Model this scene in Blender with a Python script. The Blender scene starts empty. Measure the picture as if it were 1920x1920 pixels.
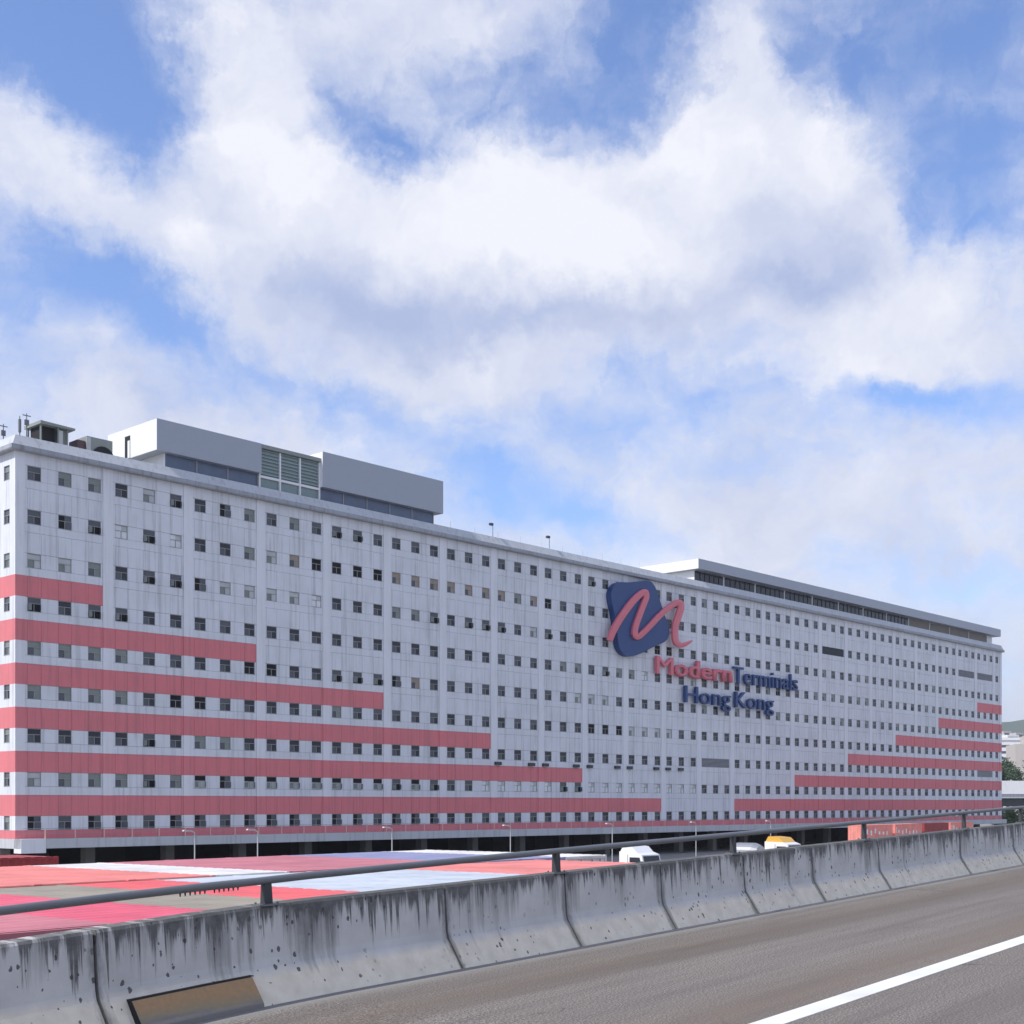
import bpy, bmesh, math, random
from mathutils import Vector, Matrix
random.seed(7)
sc = bpy.context.scene
COL = sc.collection
R = math.radians

# ------------------------------------------------------------------ camera
F = 2505.0 / 1920.0          # focal length in picture widths
CZ = 7.2                     # camera height above the yard
cam_d = bpy.data.cameras.new('camera')
cam_d.sensor_width = 36.0
cam_d.lens = 36.0 * F
cam_d.shift_y = 548.0 / 1920.0
cam_d.clip_start = 0.1
cam_d.clip_end = 12000.0
cam = bpy.data.objects.new('camera', cam_d)
cam.location = (0, 0, CZ)
cam.rotation_euler = (R(90), 0, 0)
COL.objects.link(cam)
sc.camera = cam

# ------------------------------------------------------------------ light
SUN_EL = R(47)
SUN_AZ_VEC = Vector((-0.86, -0.51, 0)).normalized()      # horizontal direction towards the sun
to_sun = Vector((SUN_AZ_VEC.x * math.cos(SUN_EL), SUN_AZ_VEC.y * math.cos(SUN_EL), math.sin(SUN_EL)))
sun_d = bpy.data.lights.new('sun', 'SUN')
sun_d.energy = 4.0
sun_d.angle = R(0.5)
sun_d.color = (1.0, 0.95, 0.88)
sun = bpy.data.objects.new('sun', sun_d)
sun.rotation_euler = to_sun.to_track_quat('Z', 'Y').to_euler()
sun.location = (-60, -20, 80)
COL.objects.link(sun)

sc.view_settings.view_transform = 'Standard'
sc.view_settings.look = 'None'
sc.view_settings.exposure = 0.0
sc.view_settings.gamma = 1.0
sc.view_settings.use_curve_mapping = False

# ------------------------------------------------------------------ sky with clouds (by direction: azimuth, elevation)
world = bpy.data.worlds.new('World')
sc.world = world
world.use_nodes = True
wn = world.node_tree.nodes
wl = world.node_tree.links
wn.clear()


def W(kind, **kw):
    n = wn.new(kind)
    for k, v in kw.items():
        setattr(n, k, v)
    return n


def wmath(op, a, b=None, c=None, clamp=False):
    n = W('ShaderNodeMath', operation=op, use_clamp=clamp)
    for i, v in enumerate((a, b, c)):
        if v is None:
            continue
        if isinstance(v, (int, float)):
            n.inputs[i].default_value = v
        else:
            wl.new(v, n.inputs[i])
    return n.outputs[0]


tc = W('ShaderNodeTexCoord')
sep = W('ShaderNodeSeparateXYZ')
wl.new(tc.outputs['Generated'], sep.inputs[0])
az = wmath('ARCTAN2', sep.outputs[0], sep.outputs[1])
el = wmath('ARCSINE', sep.outputs[2])
ae = W('ShaderNodeCombineXYZ')
wl.new(az, ae.inputs[0])
wl.new(el, ae.inputs[1])
# break the outlines up with turbulent noise
wz = W('ShaderNodeTexNoise')
wz.inputs['Scale'].default_value = 10.0
wz.inputs['Detail'].default_value = 9.0
wz.inputs['Roughness'].default_value = 0.66
wl.new(ae.outputs[0], wz.inputs['Vector'])
wsub = W('ShaderNodeVectorMath', operation='SUBTRACT')
wl.new(wz.outputs['Color'], wsub.inputs[0])
wsub.inputs[1].default_value = (0.5, 0.5, 0.5)
wsc = W('ShaderNodeVectorMath', operation='MULTIPLY')
wl.new(wsub.outputs[0], wsc.inputs[0])
wsc.inputs[1].default_value = (0.13, 0.10, 0.0)
wadd = W('ShaderNodeVectorMath', operation='ADD')
wl.new(ae.outputs[0], wadd.inputs[0])
wl.new(wsc.outputs[0], wadd.inputs[1])


def blobs(lst, start, gain=1.0):
    out = start
    for (cx, cy, rx, ry, rot, w) in lst:
        a = math.atan((cx - 960) / 2505.0)
        e = math.atan((1508 - cy) / 2505.0 * math.cos(a))
        m = W('ShaderNodeMapping', vector_type='TEXTURE')
        m.inputs['Location'].default_value = (a, e, 0)
        m.inputs['Rotation'].default_value = (0, 0, R(rot))
        m.inputs['Scale'].default_value = (rx / 2505.0, ry / 2505.0, 1)
        wl.new(wadd.outputs[0], m.inputs['Vector'])
        g = W('ShaderNodeTexGradient', gradient_type='QUADRATIC_SPHERE')
        wl.new(m.outputs[0], g.inputs[0])
        out = wmath('MULTIPLY_ADD', g.outputs['Fac'], w * gain, out)
    return out


# clear patches (negative) and cloud masses (positive): centre, radii, tilt, weight
CLOUD = [
    (130, 120, 400, 260, 0, -1.7), (280, 210, 230, 180, 0, -0.9), (60, 40, 300, 160, 0, -0.5),
    (620, 170, 150, 130, -30, -0.9), (690, 250, 170, 120, -30, -0.95), (760, 290, 170, 90, -15, -0.8), (840, 200, 180, 140, 0, -0.75),
    (960, 230, 190, 120, 0, -0.85), (1080, 190, 220, 170, 10, -0.9), (1190, 210, 160, 120, 20, -0.8), (1010, 120, 150, 120, 0, -0.4),
    (1240, 60, 190, 200, 0, -1.1), (1150, 110, 130, 120, 0, -0.5), (1800, 60, 440, 240, 0, -0.9), (1740, 210, 300, 200, 0, -0.5), (1880, 300, 260, 220, 0, -0.8),
    (1760, 330, 200, 150, 0, -0.5), (1850, 440, 220, 150, 0, -1.0), (1500, 100, 140, 170, 0, -0.8), (1620, 110, 130, 200, 0, -0.8), (1710, 390, 110, 80, 0, -0.6),
    (60, 430, 300, 160, -10, -0.8), (200, 500, 260, 130, -15, -0.7), (290, 585, 300, 110, -22, -1.2), (60, 600, 300, 140, 0, -0.6),
    (480, 660, 240, 80, -30, -0.7), (640, 740, 260, 90, -30, -0.75), (780, 790, 260, 90, -10, -0.5), (1150, 690, 220, 90, 0, -0.7), (1320, 720, 260, 110, 0, -0.8),
    (1130, 790, 220, 110, 0, -0.7), (1640, 750, 280, 80, 0, -1.1), (1770, 740, 220, 80, 0, -0.9), (1880, 780, 160, 80, 0, -0.6),
    (930, 900, 300, 110, -12, -1.1), (1100, 960, 300, 110, -14, -1.0), (880, 960, 240, 110, 0, -0.8), (1480, 850, 300, 60, 0, -0.35),
    (150, 720, 330, 60, 0, -0.3), (1780, 1110, 330, 80, -10, -0.7), (930, 130, 160, 120, 0, -0.3), (1450, 610, 200, 60, 10, -0.4),
    (250, 760, 420, 90, 0, 0.4), (930, 440, 950, 380, 0, 1.3), (80, 290, 460, 190, -20, 1.2), (440, 180, 260, 380, 25, 1.1),
    (770, 40, 360, 150, 0, 1.0), (1430, 300, 520, 300, 0, 1.4), (1650, 600, 500, 250, 0, 1.15), (1390, 90, 110, 260, 0, 0.9),
    (880, 670, 300, 110, 0, 0.7), (1500, 980, 900, 200, -8, 0.6), (660, 870, 500, 120, -10, 0.4), (330, 790, 500, 110, -10, 0.4), (700, 560, 700, 200, -12, 0.6),
]
LIGHTC = [
    (300, 740, 500, 120, 0, -0.15),
    (950, 400, 420, 230, 0, 0.75), (570, 330, 220, 150, 0, 0.5), (1280, 290, 300, 190, 0, 0.55), (1000, 480, 300, 130, 0, 0.4),
    (370, 430, 240, 110, 0, 0.4), (1180, 480, 260, 120, 0, 0.4), (1560, 250, 240, 150, 0, 0.3),
    (1760, 560, 280, 170, 0, 0.35), (870, 665, 220, 80, 0, 0.35), (120, 270, 300, 130, -20, 0.25), (430, 270, 200, 120, 0, 0.3),
    (420, 130, 200, 200, 0, 0.2), (1600, 690, 300, 70, 0, 0.3), (1250, 1060, 300, 90, 0, 0.5), (560, 300, 120, 80, 0, 0.3),
    (720, 570, 420, 130, -5, -0.60), (1000, 605, 620, 100, 3, -0.55), (1480, 510, 380, 120, 12, -0.55), (560, 500, 240, 120, -10, -0.25),
    (450, 380, 240, 80, 0, -0.18), (1200, 350, 200, 70, 0, -0.15), (1450, 390, 260, 60, 5, -0.2),
]
dens = blobs(CLOUD, 0.36, 0.95)
nz = W('ShaderNodeTexNoise')
nz.inputs['Scale'].default_value = 13.0
nz.inputs['Detail'].default_value = 10.0
nz.inputs['Roughness'].default_value = 0.6
nz.inputs['Distortion'].default_value = 0.4
nmap = W('ShaderNodeMapping')
nmap.inputs['Scale'].default_value = (0.7, 1.5, 1)
wl.new(ae.outputs[0], nmap.inputs[0])
wl.new(nmap.outputs[0], nz.inputs['Vector'])
nzc = wmath('SUBTRACT', nz.outputs['Fac'], 0.5)
dens = wmath('MULTIPLY_ADD', nzc, 1.5, dens)
nf = W('ShaderNodeTexNoise')
nf.inputs['Scale'].default_value = 36.0
nf.inputs['Detail'].default_value = 8.0
nf.inputs['Roughness'].default_value = 0.62
nf.inputs['Distortion'].default_value = 0.8
wl.new(wadd.outputs[0], nf.inputs['Vector'])
dens = wmath('MULTIPLY_ADD', wmath('SUBTRACT', nf.outputs['Fac'], 0.5), 1.0, dens)
dens = wmath('MULTIPLY_ADD', wmath('SUBTRACT', 0.46, el), 0.5, dens)
mr = W('ShaderNodeMapRange', interpolation_type='SMOOTHSTEP')
wl.new(dens, mr.inputs['Value'])
mr.inputs['From Min'].default_value = -0.62
mr.inputs['From Max'].default_value = 1.0
cover = mr.outputs[0]
lig = blobs(LIGHTC, 0.60)
nz2 = W('ShaderNodeTexNoise')
nz2.inputs['Scale'].default_value = 14.0
nz2.inputs['Detail'].default_value = 6.0
nz2.inputs['Roughness'].default_value = 0.6
wl.new(wadd.outputs[0], nz2.inputs['Vector'])
lig = wmath('MULTIPLY_ADD', wmath('SUBTRACT', nz2.outputs['Fac'], 0.5), 1.1, lig)
ccol = W('ShaderNodeMix', data_type='RGBA')
ccol.clamp_factor = True
wl.new(lig, ccol.inputs[0])
ccol.inputs[6].default_value = (0.45, 0.53, 0.78, 1)
ccol.inputs[7].default_value = (0.95, 0.96, 1.03, 1)
sky = W('ShaderNodeTexSky', sky_type='NISHITA')
sky.sun_disc = False
sky.sun_elevation = SUN_EL
sky.sun_rotation = math.atan2(SUN_AZ_VEC.x, SUN_AZ_VEC.y)
sky.air_density = 1.0
sky.dust_density = 0.6
sky.ozone_density = 3.0
bg_sky = W('ShaderNodeBackground')
bg_sky.inputs['Strength'].default_value = 0.14
tint = W('ShaderNodeMix', data_type='RGBA', blend_type='MULTIPLY')
tint.inputs[0].default_value = 1.0
wl.new(sky.outputs[0], tint.inputs[6])
tint.inputs[7].default_value = (1.22, 1.28, 1.55, 1)
wl.new(tint.outputs[2], bg_sky.inputs['Color'])
bg_cl = W('ShaderNodeBackground')
bg_cl.inputs['Strength'].default_value = 1.0
wl.new(ccol.outputs[2], bg_cl.inputs['Color'])
mixs = W('ShaderNodeMixShader')
wl.new(wmath('MULTIPLY', cover, 0.97), mixs.inputs[0])
wl.new(bg_sky.outputs[0], mixs.inputs[1])
wl.new(bg_cl.outputs[0], mixs.inputs[2])
wout = W('ShaderNodeOutputWorld')
wl.new(mixs.outputs[0], wout.inputs[0])
world.cycles.sampling_method = 'MANUAL'
world.cycles.sample_map_resolution = 512

# ------------------------------------------------------------------ geometry of the place
S = 4.0                                              # storey height
V = 3265.0
EU = Vector((V - 960, 2505.0)).normalized()          # along the long facade
NB = Vector((-EU.y, EU.x))                           # into the building
K_DEP = 129.1 * (V - 231)
_d0 = K_DEP / (V - 28)
C0 = Vector(((28 - 960) / 2505.0 * _d0, _d0))        # near left corner of the building
BANG = math.atan2(EU.y, EU.x)
BAY, U0, ULEN = 8.955, 0.28, 219.3


def ux(px, y=0.0):
    """facade coordinate of a sight line, y metres behind the facade plane"""
    c = C0 + NB * y
    r = (px - 960) / 2505.0
    return (r * c.y - c.x) / (EU.x - r * EU.y)


def hz(px, py, y=0.0):
    u = ux(px, y)
    d = (C0 + NB * y + EU * u).y
    return CZ + (1508 - py) / 2505.0 * d


def bp(u, y):
    p = C0 + EU * u + NB * y
    return p


def rz(r):
    return CZ + (8.57 - r) * S


# ------------------------------------------------------------------ materials
def mat(name):
    m = bpy.data.materials.new(name)
    m.use_nodes = True
    b = m.node_tree.nodes['Principled BSDF']
    return m, m.node_tree.nodes, m.node_tree.links, b


def ramp(n, stops):
    r = n.new('ShaderNodeValToRGB')
    e = r.color_ramp.elements
    while len(e) < len(stops):
        e.new(0.5)
    for i, (p, c) in enumerate(stops):
        e[i].position = p
        e[i].color = (c, c, c, 1) if isinstance(c, (int, float)) else (*c, 1)
    return r


def noise(n, l, vec, scale, detail=4, rough=0.55, mscale=None):
    if mscale:
        mp = n.new('ShaderNodeMapping')
        mp.inputs['Scale'].default_value = mscale
        l.new(vec, mp.inputs[0])
        vec = mp.outputs[0]
    t = n.new('ShaderNodeTexNoise')
    t.inputs['Scale'].default_value = scale
    t.inputs['Detail'].default_value = detail
    t.inputs['Roughness'].default_value = rough
    l.new(vec, t.inputs['Vector'])
    return t.outputs['Fac']


def mixc(n, l, fac, a, b, mode='MIX'):
    m = n.new('ShaderNodeMix')
    m.data_type = 'RGBA'
    m.blend_type = mode
    m.clamp_factor = True
    for i, v in ((0, fac), (6, a), (7, b)):
        if isinstance(v, (int, float)):
            m.inputs[i].default_value = v
        elif isinstance(v, tuple):
            m.inputs[i].default_value = (*v, 1)
        else:
            l.new(v, m.inputs[i])
    return m.outputs[2]


def nmath(n, l, op, a, b=None, c=None, clamp=False):
    m = n.new('ShaderNodeMath')
    m.operation = op
    m.use_clamp = clamp
    for i, v in enumerate((a, b, c)):
        if v is None:
            continue
        if isinstance(v, (int, float)):
            m.inputs[i].default_value = v
        else:
            l.new(v, m.inputs[i])
    return m.outputs[0]


def geom_pos(n):
    return n.new('ShaderNodeNewGeometry').outputs['Position']


def painted(name, col, dirt=(0.22, 0.22, 0.2), amount=0.35, rough=0.65, streak=True, scale=1.0):
    """weathered paint: broad patches plus fine vertical rain streaks"""
    m, n, l, b = mat(name)
    p = geom_pos(n)
    big = noise(n, l, p, 0.35 * scale, 5)
    r1 = ramp(n, [(0.4, 0.0), (0.75, 1.0)])
    l.new(big, r1.inputs[0])
    fac = r1.outputs[0]
    if streak:
        st = noise(n, l, p, 1.0, 5, 0.6, (2.6 * scale, 2.6 * scale, 0.12 * scale))
        r2 = ramp(n, [(0.5, 0.0), (0.72, 1.0)])
        l.new(st, r2.inputs[0])
        fac = nmath(n, l, 'ADD', nmath(n, l, 'MULTIPLY', fac, 0.4), r2.outputs[0], clamp=True)
    fac = nmath(n, l, 'MULTIPLY', fac, amount)
    l.new(mixc(n, l, fac, col, dirt), b.inputs['Base Color'])
    b.inputs['Roughness'].default_value = rough
    return m


def plain(name, col, rough=0.6, metal=0.0, vary=0.15):
    m, n, l, b = mat(name)
    f = noise(n, l, geom_pos(n), 1.7, 5)
    d = tuple(c * (1 - vary) for c in col)
    u = tuple(min(1, c * (1 + vary)) for c in col)
    l.new(mixc(n, l, f, d, u), b.inputs['Base Color'])
    b.inputs['Roughness'].default_value = rough
    b.inputs['Metallic'].default_value = metal
    return m


def glass(name, col, rough=0.12):
    m, n, l, b = mat(name)
    f = noise(n, l, geom_pos(n), 0.9, 3)
    l.new(mixc(n, l, f, tuple(c * 0.75 for c in col), tuple(c * 1.25 for c in col)), b.inputs['Base Color'])
    b.inputs['Roughness'].default_value = rough
    b.inputs['IOR'].default_value = 1.36
    return m


WHITE = painted('white_facade_paint', (0.70, 0.725, 0.77), (0.30, 0.31, 0.32), 0.5)
PILW = painted('white_pilaster_paint', (0.74, 0.76, 0.80), (0.45, 0.46, 0.47), 0.3)
PINK = painted('pink_facade_paint', (0.70, 0.195, 0.215), (0.40, 0.15, 0.165), 0.55)
SEAM = plain('dark_seam', (0.2, 0.2, 0.21), 0.9)
CORN = painted('cornice_concrete', (0.52, 0.545, 0.57), (0.26, 0.27, 0.27), 0.5)
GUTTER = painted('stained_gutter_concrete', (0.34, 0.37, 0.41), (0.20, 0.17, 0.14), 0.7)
FRAME = plain('grey_window_frame', (0.30, 0.31, 0.32), 0.5)
G_D = glass('dark_window_glass', (0.03, 0.035, 0.045))
G_M = glass('grey_window_glass', (0.095, 0.105, 0.12))
G_G = glass('greenish_window_glass', (0.22, 0.25, 0.23))
G_L = glass('pale_blind_glass', (0.48, 0.51, 0.51), 0.3)
G_W = glass('white_blind_glass', (0.70, 0.73, 0.75), 0.35)
G_K = plain('open_dark_room', (0.008, 0.008, 0.01), 0.9)
G_T = glass('tan_window_board', (0.32, 0.26, 0.21), 0.4)
DARKCONC = plain('dark_dock_concrete', (0.18, 0.18, 0.17), 0.9)  # even dark grey for the dock columns
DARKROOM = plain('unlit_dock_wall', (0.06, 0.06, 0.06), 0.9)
PANEL = plain('grey_metal_panel', (0.35, 0.385, 0.44), 0.45, 0.0, 0.04)
LOUV = plain('green_grey_louvre_glass', (0.20, 0.27, 0.27), 0.15)
BLADE = plain('pale_green_louvre_glass', (0.34, 0.42, 0.41), 0.2)
WPAN = plain('white_metal_panel', (0.78, 0.79, 0.8), 0.5, 0, 0.03)
ROOF = plain('roof_screed', (0.35, 0.35, 0.33), 0.9)
BLUE = plain('navy_sign_enamel', (0.018, 0.055, 0.19), 0.45, 0, 0.1)
RED = plain('coral_sign_enamel', (0.68, 0.165, 0.205), 0.4, 0, 0.08)
STEEL = plain('dull_grey_steel', (0.16, 0.17, 0.18), 0.45, 0.2, 0.2)
DKSTEEL = plain('dark_weathered_steel', (0.05, 0.055, 0.06), 0.55, 0.2, 0.3)
LAMPM = plain('pale_lamp_paint', (0.5, 0.5, 0.5), 0.5)
RUBBER = plain('black_rubber', (0.02, 0.02, 0.02), 0.85)
TRUCKW = plain('white_truck_paint', (0.8, 0.8, 0.8), 0.3, 0, 0.03)
TRUCKY = plain('yellow_truck_paint', (0.75, 0.42, 0.06), 0.35, 0, 0.05)
SILVER = plain('silver_tank_metal', (0.40, 0.41, 0.43), 0.4, 0.6, 0.05)
ACGREY = plain('grey_green_plant_metal', (0.26, 0.29, 0.27), 0.6)
ACDARK = plain('dark_fan_opening', (0.012, 0.012, 0.015), 0.8)
CREAM = plain('cream_post_paint', (0.7, 0.52, 0.42), 0.6)
BEIGE = painted('beige_tower_render', (0.50, 0.46, 0.42), (0.36, 0.33, 0.3), 0.3, 0.8)
FARW = painted('white_far_render', (0.8, 0.8, 0.8), (0.55, 0.55, 0.55), 0.3, 0.8)
LEAF = plain('dark_leaf', (0.035, 0.065, 0.025), 0.7, 0, 0.5)
LEAF2 = plain('mid_leaf', (0.07, 0.11, 0.03), 0.7, 0, 0.5)
BARK = plain('bark', (0.12, 0.09, 0.06), 0.9)


def concrete_barrier():
    m, n, l, b = mat('stained_parapet_concrete')
    tcn = n.new('ShaderNodeTexCoord')
    o = tcn.outputs['Object']
    sp = n.new('ShaderNodeSeparateXYZ')
    l.new(o, sp.inputs[0])
    base = noise(n, l, o, 1.6, 8, 0.6)
    cb = ramp(n, [(0.3, (0.49, 0.48, 0.465)), (0.7, (0.62, 0.61, 0.59))])
    l.new(base, cb.inputs[0])
    col = cb.outputs[0]
    # paler, warmer toe: sunlight bounced off the road, put into the colour
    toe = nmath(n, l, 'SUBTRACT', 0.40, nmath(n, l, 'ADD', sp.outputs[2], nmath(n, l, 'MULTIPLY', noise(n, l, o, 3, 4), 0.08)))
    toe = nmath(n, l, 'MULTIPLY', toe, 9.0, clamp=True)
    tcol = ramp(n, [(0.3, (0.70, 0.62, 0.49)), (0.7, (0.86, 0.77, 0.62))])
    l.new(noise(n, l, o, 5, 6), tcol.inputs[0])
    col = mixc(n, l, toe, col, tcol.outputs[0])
    # dark algae running down from the coping: broad soft patches, thin crisp drips and a stain below every joint
    depth = nmath(n, l, 'SUBTRACT', 1.02, sp.outputs[2])
    s1 = noise(n, l, o, 1.0, 6, 0.62, (1.5, 1.0, 0.10))
    s2 = noise(n, l, o, 1.0, 6, 0.7, (10.0, 1.0, 0.30))
    s3 = noise(n, l, o, 1.0, 3, 0.5, (0.45, 1.0, 0.05))
    a1 = nmath(n, l, 'SUBTRACT', nmath(n, l, 'ADD', nmath(n, l, 'MULTIPLY', s1, 0.75), nmath(n, l, 'MULTIPLY', s2, 0.30)), nmath(n, l, 'MULTIPLY', depth, 0.17))
    r1 = ramp(n, [(0.47, 0.0), (0.60, 1.0)])
    l.new(a1, r1.inputs[0])
    a2 = nmath(n, l, 'SUBTRACT', nmath(n, l, 'ADD', s2, nmath(n, l, 'MULTIPLY', nmath(n, l, 'SUBTRACT', s3, 0.5), 0.35)), nmath(n, l, 'MULTIPLY', depth, 0.30))
    r2 = ramp(n, [(0.47, 0.0), (0.53, 1.0)])
    l.new(a2, r2.inputs[0])
    near = None
    for jx in JOINTS:
        dd = nmath(n, l, 'ABSOLUTE', nmath(n, l, 'SUBTRACT', sp.outputs[0], jx))
        near = dd if near is None else nmath(n, l, 'MINIMUM', near, dd)
    jn = nmath(n, l, 'SUBTRACT', nmath(n, l, 'MULTIPLY_ADD', noise(n, l, o, 1.0, 5, 0.7, (5, 1, 1.2)), 0.34, -0.06), near)
    r3 = ramp(n, [(0.0, 0.0), (0.07, 0.9)])
    l.new(jn, r3.inputs[0])
    s4 = noise(n, l, o, 1.0, 5, 0.7, (7.0, 1.0, 0.5))
    a4 = nmath(n, l, 'SUBTRACT', nmath(n, l, 'ADD', nmath(n, l, 'MULTIPLY', s4, 0.7), nmath(n, l, 'MULTIPLY', s1, 0.4)), nmath(n, l, 'MULTIPLY', depth, 0.62))
    r4 = ramp(n, [(0.43, 0.0), (0.51, 1.0)])
    l.new(a4, r4.inputs[0])
    r1m = nmath(n, l, 'MAXIMUM', nmath(n, l, 'MULTIPLY', r1.outputs[0], 0.85), r4.outputs[0])
    st = nmath(n, l, 'MAXIMUM', r1m, nmath(n, l, 'MAXIMUM', r2.outputs[0], nmath(n, l, 'MULTIPLY', r3.outputs[0], 0.75)))
    col = mixc(n, l, nmath(n, l, 'MULTIPLY', st, nmath(n, l, 'MULTIPLY_ADD', noise(n, l, o, 9, 5, 0.7), 0.5, 0.55), clamp=True), col, (0.03, 0.031, 0.03))
    # coping edge
    top = ramp(n, [(0.0, 0.0), (0.5, 1.0)])
    tz = nmath(n, l, 'MULTIPLY', nmath(n, l, 'SUBTRACT', sp.outputs[2], nmath(n, l, 'MULTIPLY_ADD', noise(n, l, o, 6, 4), 0.06, 0.925)), 14.0, clamp=True)
    col = mixc(n, l, nmath(n, l, 'MULTIPLY', tz, 0.7), col, (0.08, 0.08, 0.075))
    # pits
    vo = n.new('ShaderNodeTexVoronoi')
    vo.inputs['Scale'].default_value = 13.0
    mp = n.new('ShaderNodeMapping')
    mp.inputs['Scale'].default_value = (1, 1, 0.75)
    l.new(o, mp.inputs[0])
    l.new(mp.outputs[0], vo.inputs['Vector'])
    spc = n.new('ShaderNodeSeparateColor')
    l.new(vo.outputs['Color'], spc.inputs[0])
    rad = nmath(n, l, 'MULTIPLY', nmath(n, l, 'POWER', spc.outputs[0], 3.0), nmath(n, l, 'MULTIPLY', noise(n, l, o, 22, 4), 0.72))
    pit = nmath(n, l, 'LESS_THAN', vo.outputs['Distance'], rad)
    gate = ramp(n, [(0.36, 0.0), (0.50, 1.0)])
    l.new(noise(n, l, o, 0.55, 2), gate.inputs[0])
    pit = nmath(n, l, 'MULTIPLY', pit, gate.outputs[0])
    col = mixc(n, l, nmath(n, l, 'MULTIPLY', pit, 0.85), col, (0.05, 0.05, 0.05))
    l.new(col, b.inputs['Base Color'])
    b.inputs['Roughness'].default_value = 0.85
    bu = n.new('ShaderNodeBump')
    bu.inputs['Strength'].default_value = 0.35
    bu.inputs['Distance'].default_value = 0.02
    l.new(noise(n, l, o, 14, 8, 0.7), bu.inputs['Height'])
    l.new(bu.outputs[0], b.inputs['Normal'])
    return m


def asphalt():
    m, n, l, b = mat('worn_asphalt')
    o = n.new('ShaderNodeTexCoord').outputs['Object']
    sp = n.new('ShaderNodeSeparateXYZ')
    l.new(o, sp.inputs[0])
    fine = noise(n, l, o, 45, 3, 0.8)
    c1 = ramp(n, [(0.38, (0.033, 0.028, 0.024)), (0.5, (0.165, 0.144, 0.124)), (0.62, (0.45, 0.40, 0.35))])
    l.new(fine, c1.inputs[0])
    col = c1.outputs[0]
    mid = ramp(n, [(0.35, 0.0), (0.65, 1.0)])
    l.new(noise(n, l, o, 1.1, 7, 0.7), mid.inputs[0])
    col = mixc(n, l, nmath(n, l, 'MULTIPLY', mid.outputs[0], 0.35), col, (0.215, 0.19, 0.165))
    # long wear along the lanes
    tr = noise(n, l, o, 1.0, 4, 0.55, (0.05, 1.3, 1))
    rt = ramp(n, [(0.38, 0.0), (0.62, 1.0)])
    l.new(tr, rt.inputs[0])
    col = mixc(n, l, nmath(n, l, 'MULTIPLY', rt.outputs[0], 0.42), col, (0.085, 0.073, 0.066))
    vc = n.new('ShaderNodeTexVoronoi')
    vc.feature = 'DISTANCE_TO_EDGE'
    vc.inputs['Scale'].default_value = 0.42
    wob = n.new('ShaderNodeVectorMath')
    wob.operation = 'MULTIPLY_ADD'
    nzz = n.new('ShaderNodeTexNoise')
    nzz.inputs['Scale'].default_value = 3.0
    nzz.inputs['Detail'].default_value = 6
    l.new(o, nzz.inputs['Vector'])
    l.new(nzz.outputs['Color'], wob.inputs[0])
    wob.inputs[1].default_value = (0.7, 0.7, 0)
    l.new(o, wob.inputs[2])
    l.new(wob.outputs[0], vc.inputs['Vector'])
    ck = nmath(n, l, 'LESS_THAN', vc.outputs['Distance'], 0.006)
    gk = ramp(n, [(0.52, 0.0), (0.62, 1.0)])
    l.new(noise(n, l, o, 0.22, 3), gk.inputs[0])
    col = mixc(n, l, nmath(n, l, 'MULTIPLY', nmath(n, l, 'MULTIPLY', ck, gk.outputs[0]), 0.6), col, (0.04, 0.038, 0.036))
    # oil and tyre darkening in the wheel paths
    wp = ramp(n, [(0.5, 0.0), (0.75, 1.0)])
    l.new(noise(n, l, o, 1.0, 6, 0.65, (0.18, 2.2, 1)), wp.inputs[0])
    col = mixc(n, l, nmath(n, l, 'MULTIPLY', wp.outputs[0], 0.45), col, (0.06, 0.054, 0.05))
    # brown dust beside the edge line, grey silt beside the kerb
    dust = nmath(n, l, 'SUBTRACT', 1.0, nmath(n, l, 'MULTIPLY', nmath(n, l, 'ABSOLUTE', nmath(n, l, 'SUBTRACT', sp.outputs[1], 6.3)), 1.1), clamp=True)
    dust = nmath(n, l, 'MULTIPLY', dust, noise(n, l, o, 2.5, 5))
    col = mixc(n, l, dust, col, (0.17, 0.125, 0.09))
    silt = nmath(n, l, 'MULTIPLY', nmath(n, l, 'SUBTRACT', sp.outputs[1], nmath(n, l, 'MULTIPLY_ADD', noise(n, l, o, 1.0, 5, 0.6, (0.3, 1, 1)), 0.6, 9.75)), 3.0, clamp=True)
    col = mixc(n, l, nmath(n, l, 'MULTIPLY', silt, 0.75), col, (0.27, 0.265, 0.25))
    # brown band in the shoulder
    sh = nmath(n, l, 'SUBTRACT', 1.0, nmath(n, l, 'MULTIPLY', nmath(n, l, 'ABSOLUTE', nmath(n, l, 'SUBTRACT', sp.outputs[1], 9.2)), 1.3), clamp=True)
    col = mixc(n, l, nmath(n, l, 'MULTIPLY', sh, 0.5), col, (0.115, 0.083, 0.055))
    l.new(col, b.inputs['Base Color'])
    b.inputs['Roughness'].default_value = 0.9
    bu = n.new('ShaderNodeBump')
    bu.inputs['Strength'].default_value = 0.5
    bu.inputs['Distance'].default_value = 0.01
    l.new(fine, bu.inputs['Height'])
    l.new(bu.outputs[0], b.inputs['Normal'])
    return m


def rust_plate():
    m, n, l, b = mat('rusty_painted_plate')
    o = n.new('ShaderNodeTexCoord').outputs['Object']
    sp = n.new('ShaderNodeSeparateXYZ')
    l.new(o, sp.inputs[0])
    a = nmath(n, l, 'ADD', nmath(n, l, 'MULTIPLY', sp.outputs[2], 4.2), nmath(n, l, 'MULTIPLY', noise(n, l, o, 3, 5, 0.6, (1, 1, 3)), 0.55))
    r = ramp(n, [(0.45, (0.15, 0.18, 0.22)), (0.68, (0.36, 0.28, 0.15)), (1.0, (0.52, 0.28, 0.11))])
    l.new(a, r.inputs[0])
    l.new(mixc(n, l, noise(n, l, o, 20, 6), r.outputs[0], (0.26, 0.20, 0.13)), b.inputs['Base Color'])
    b.inputs['Roughness'].default_value = 0.75
    return m


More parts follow.
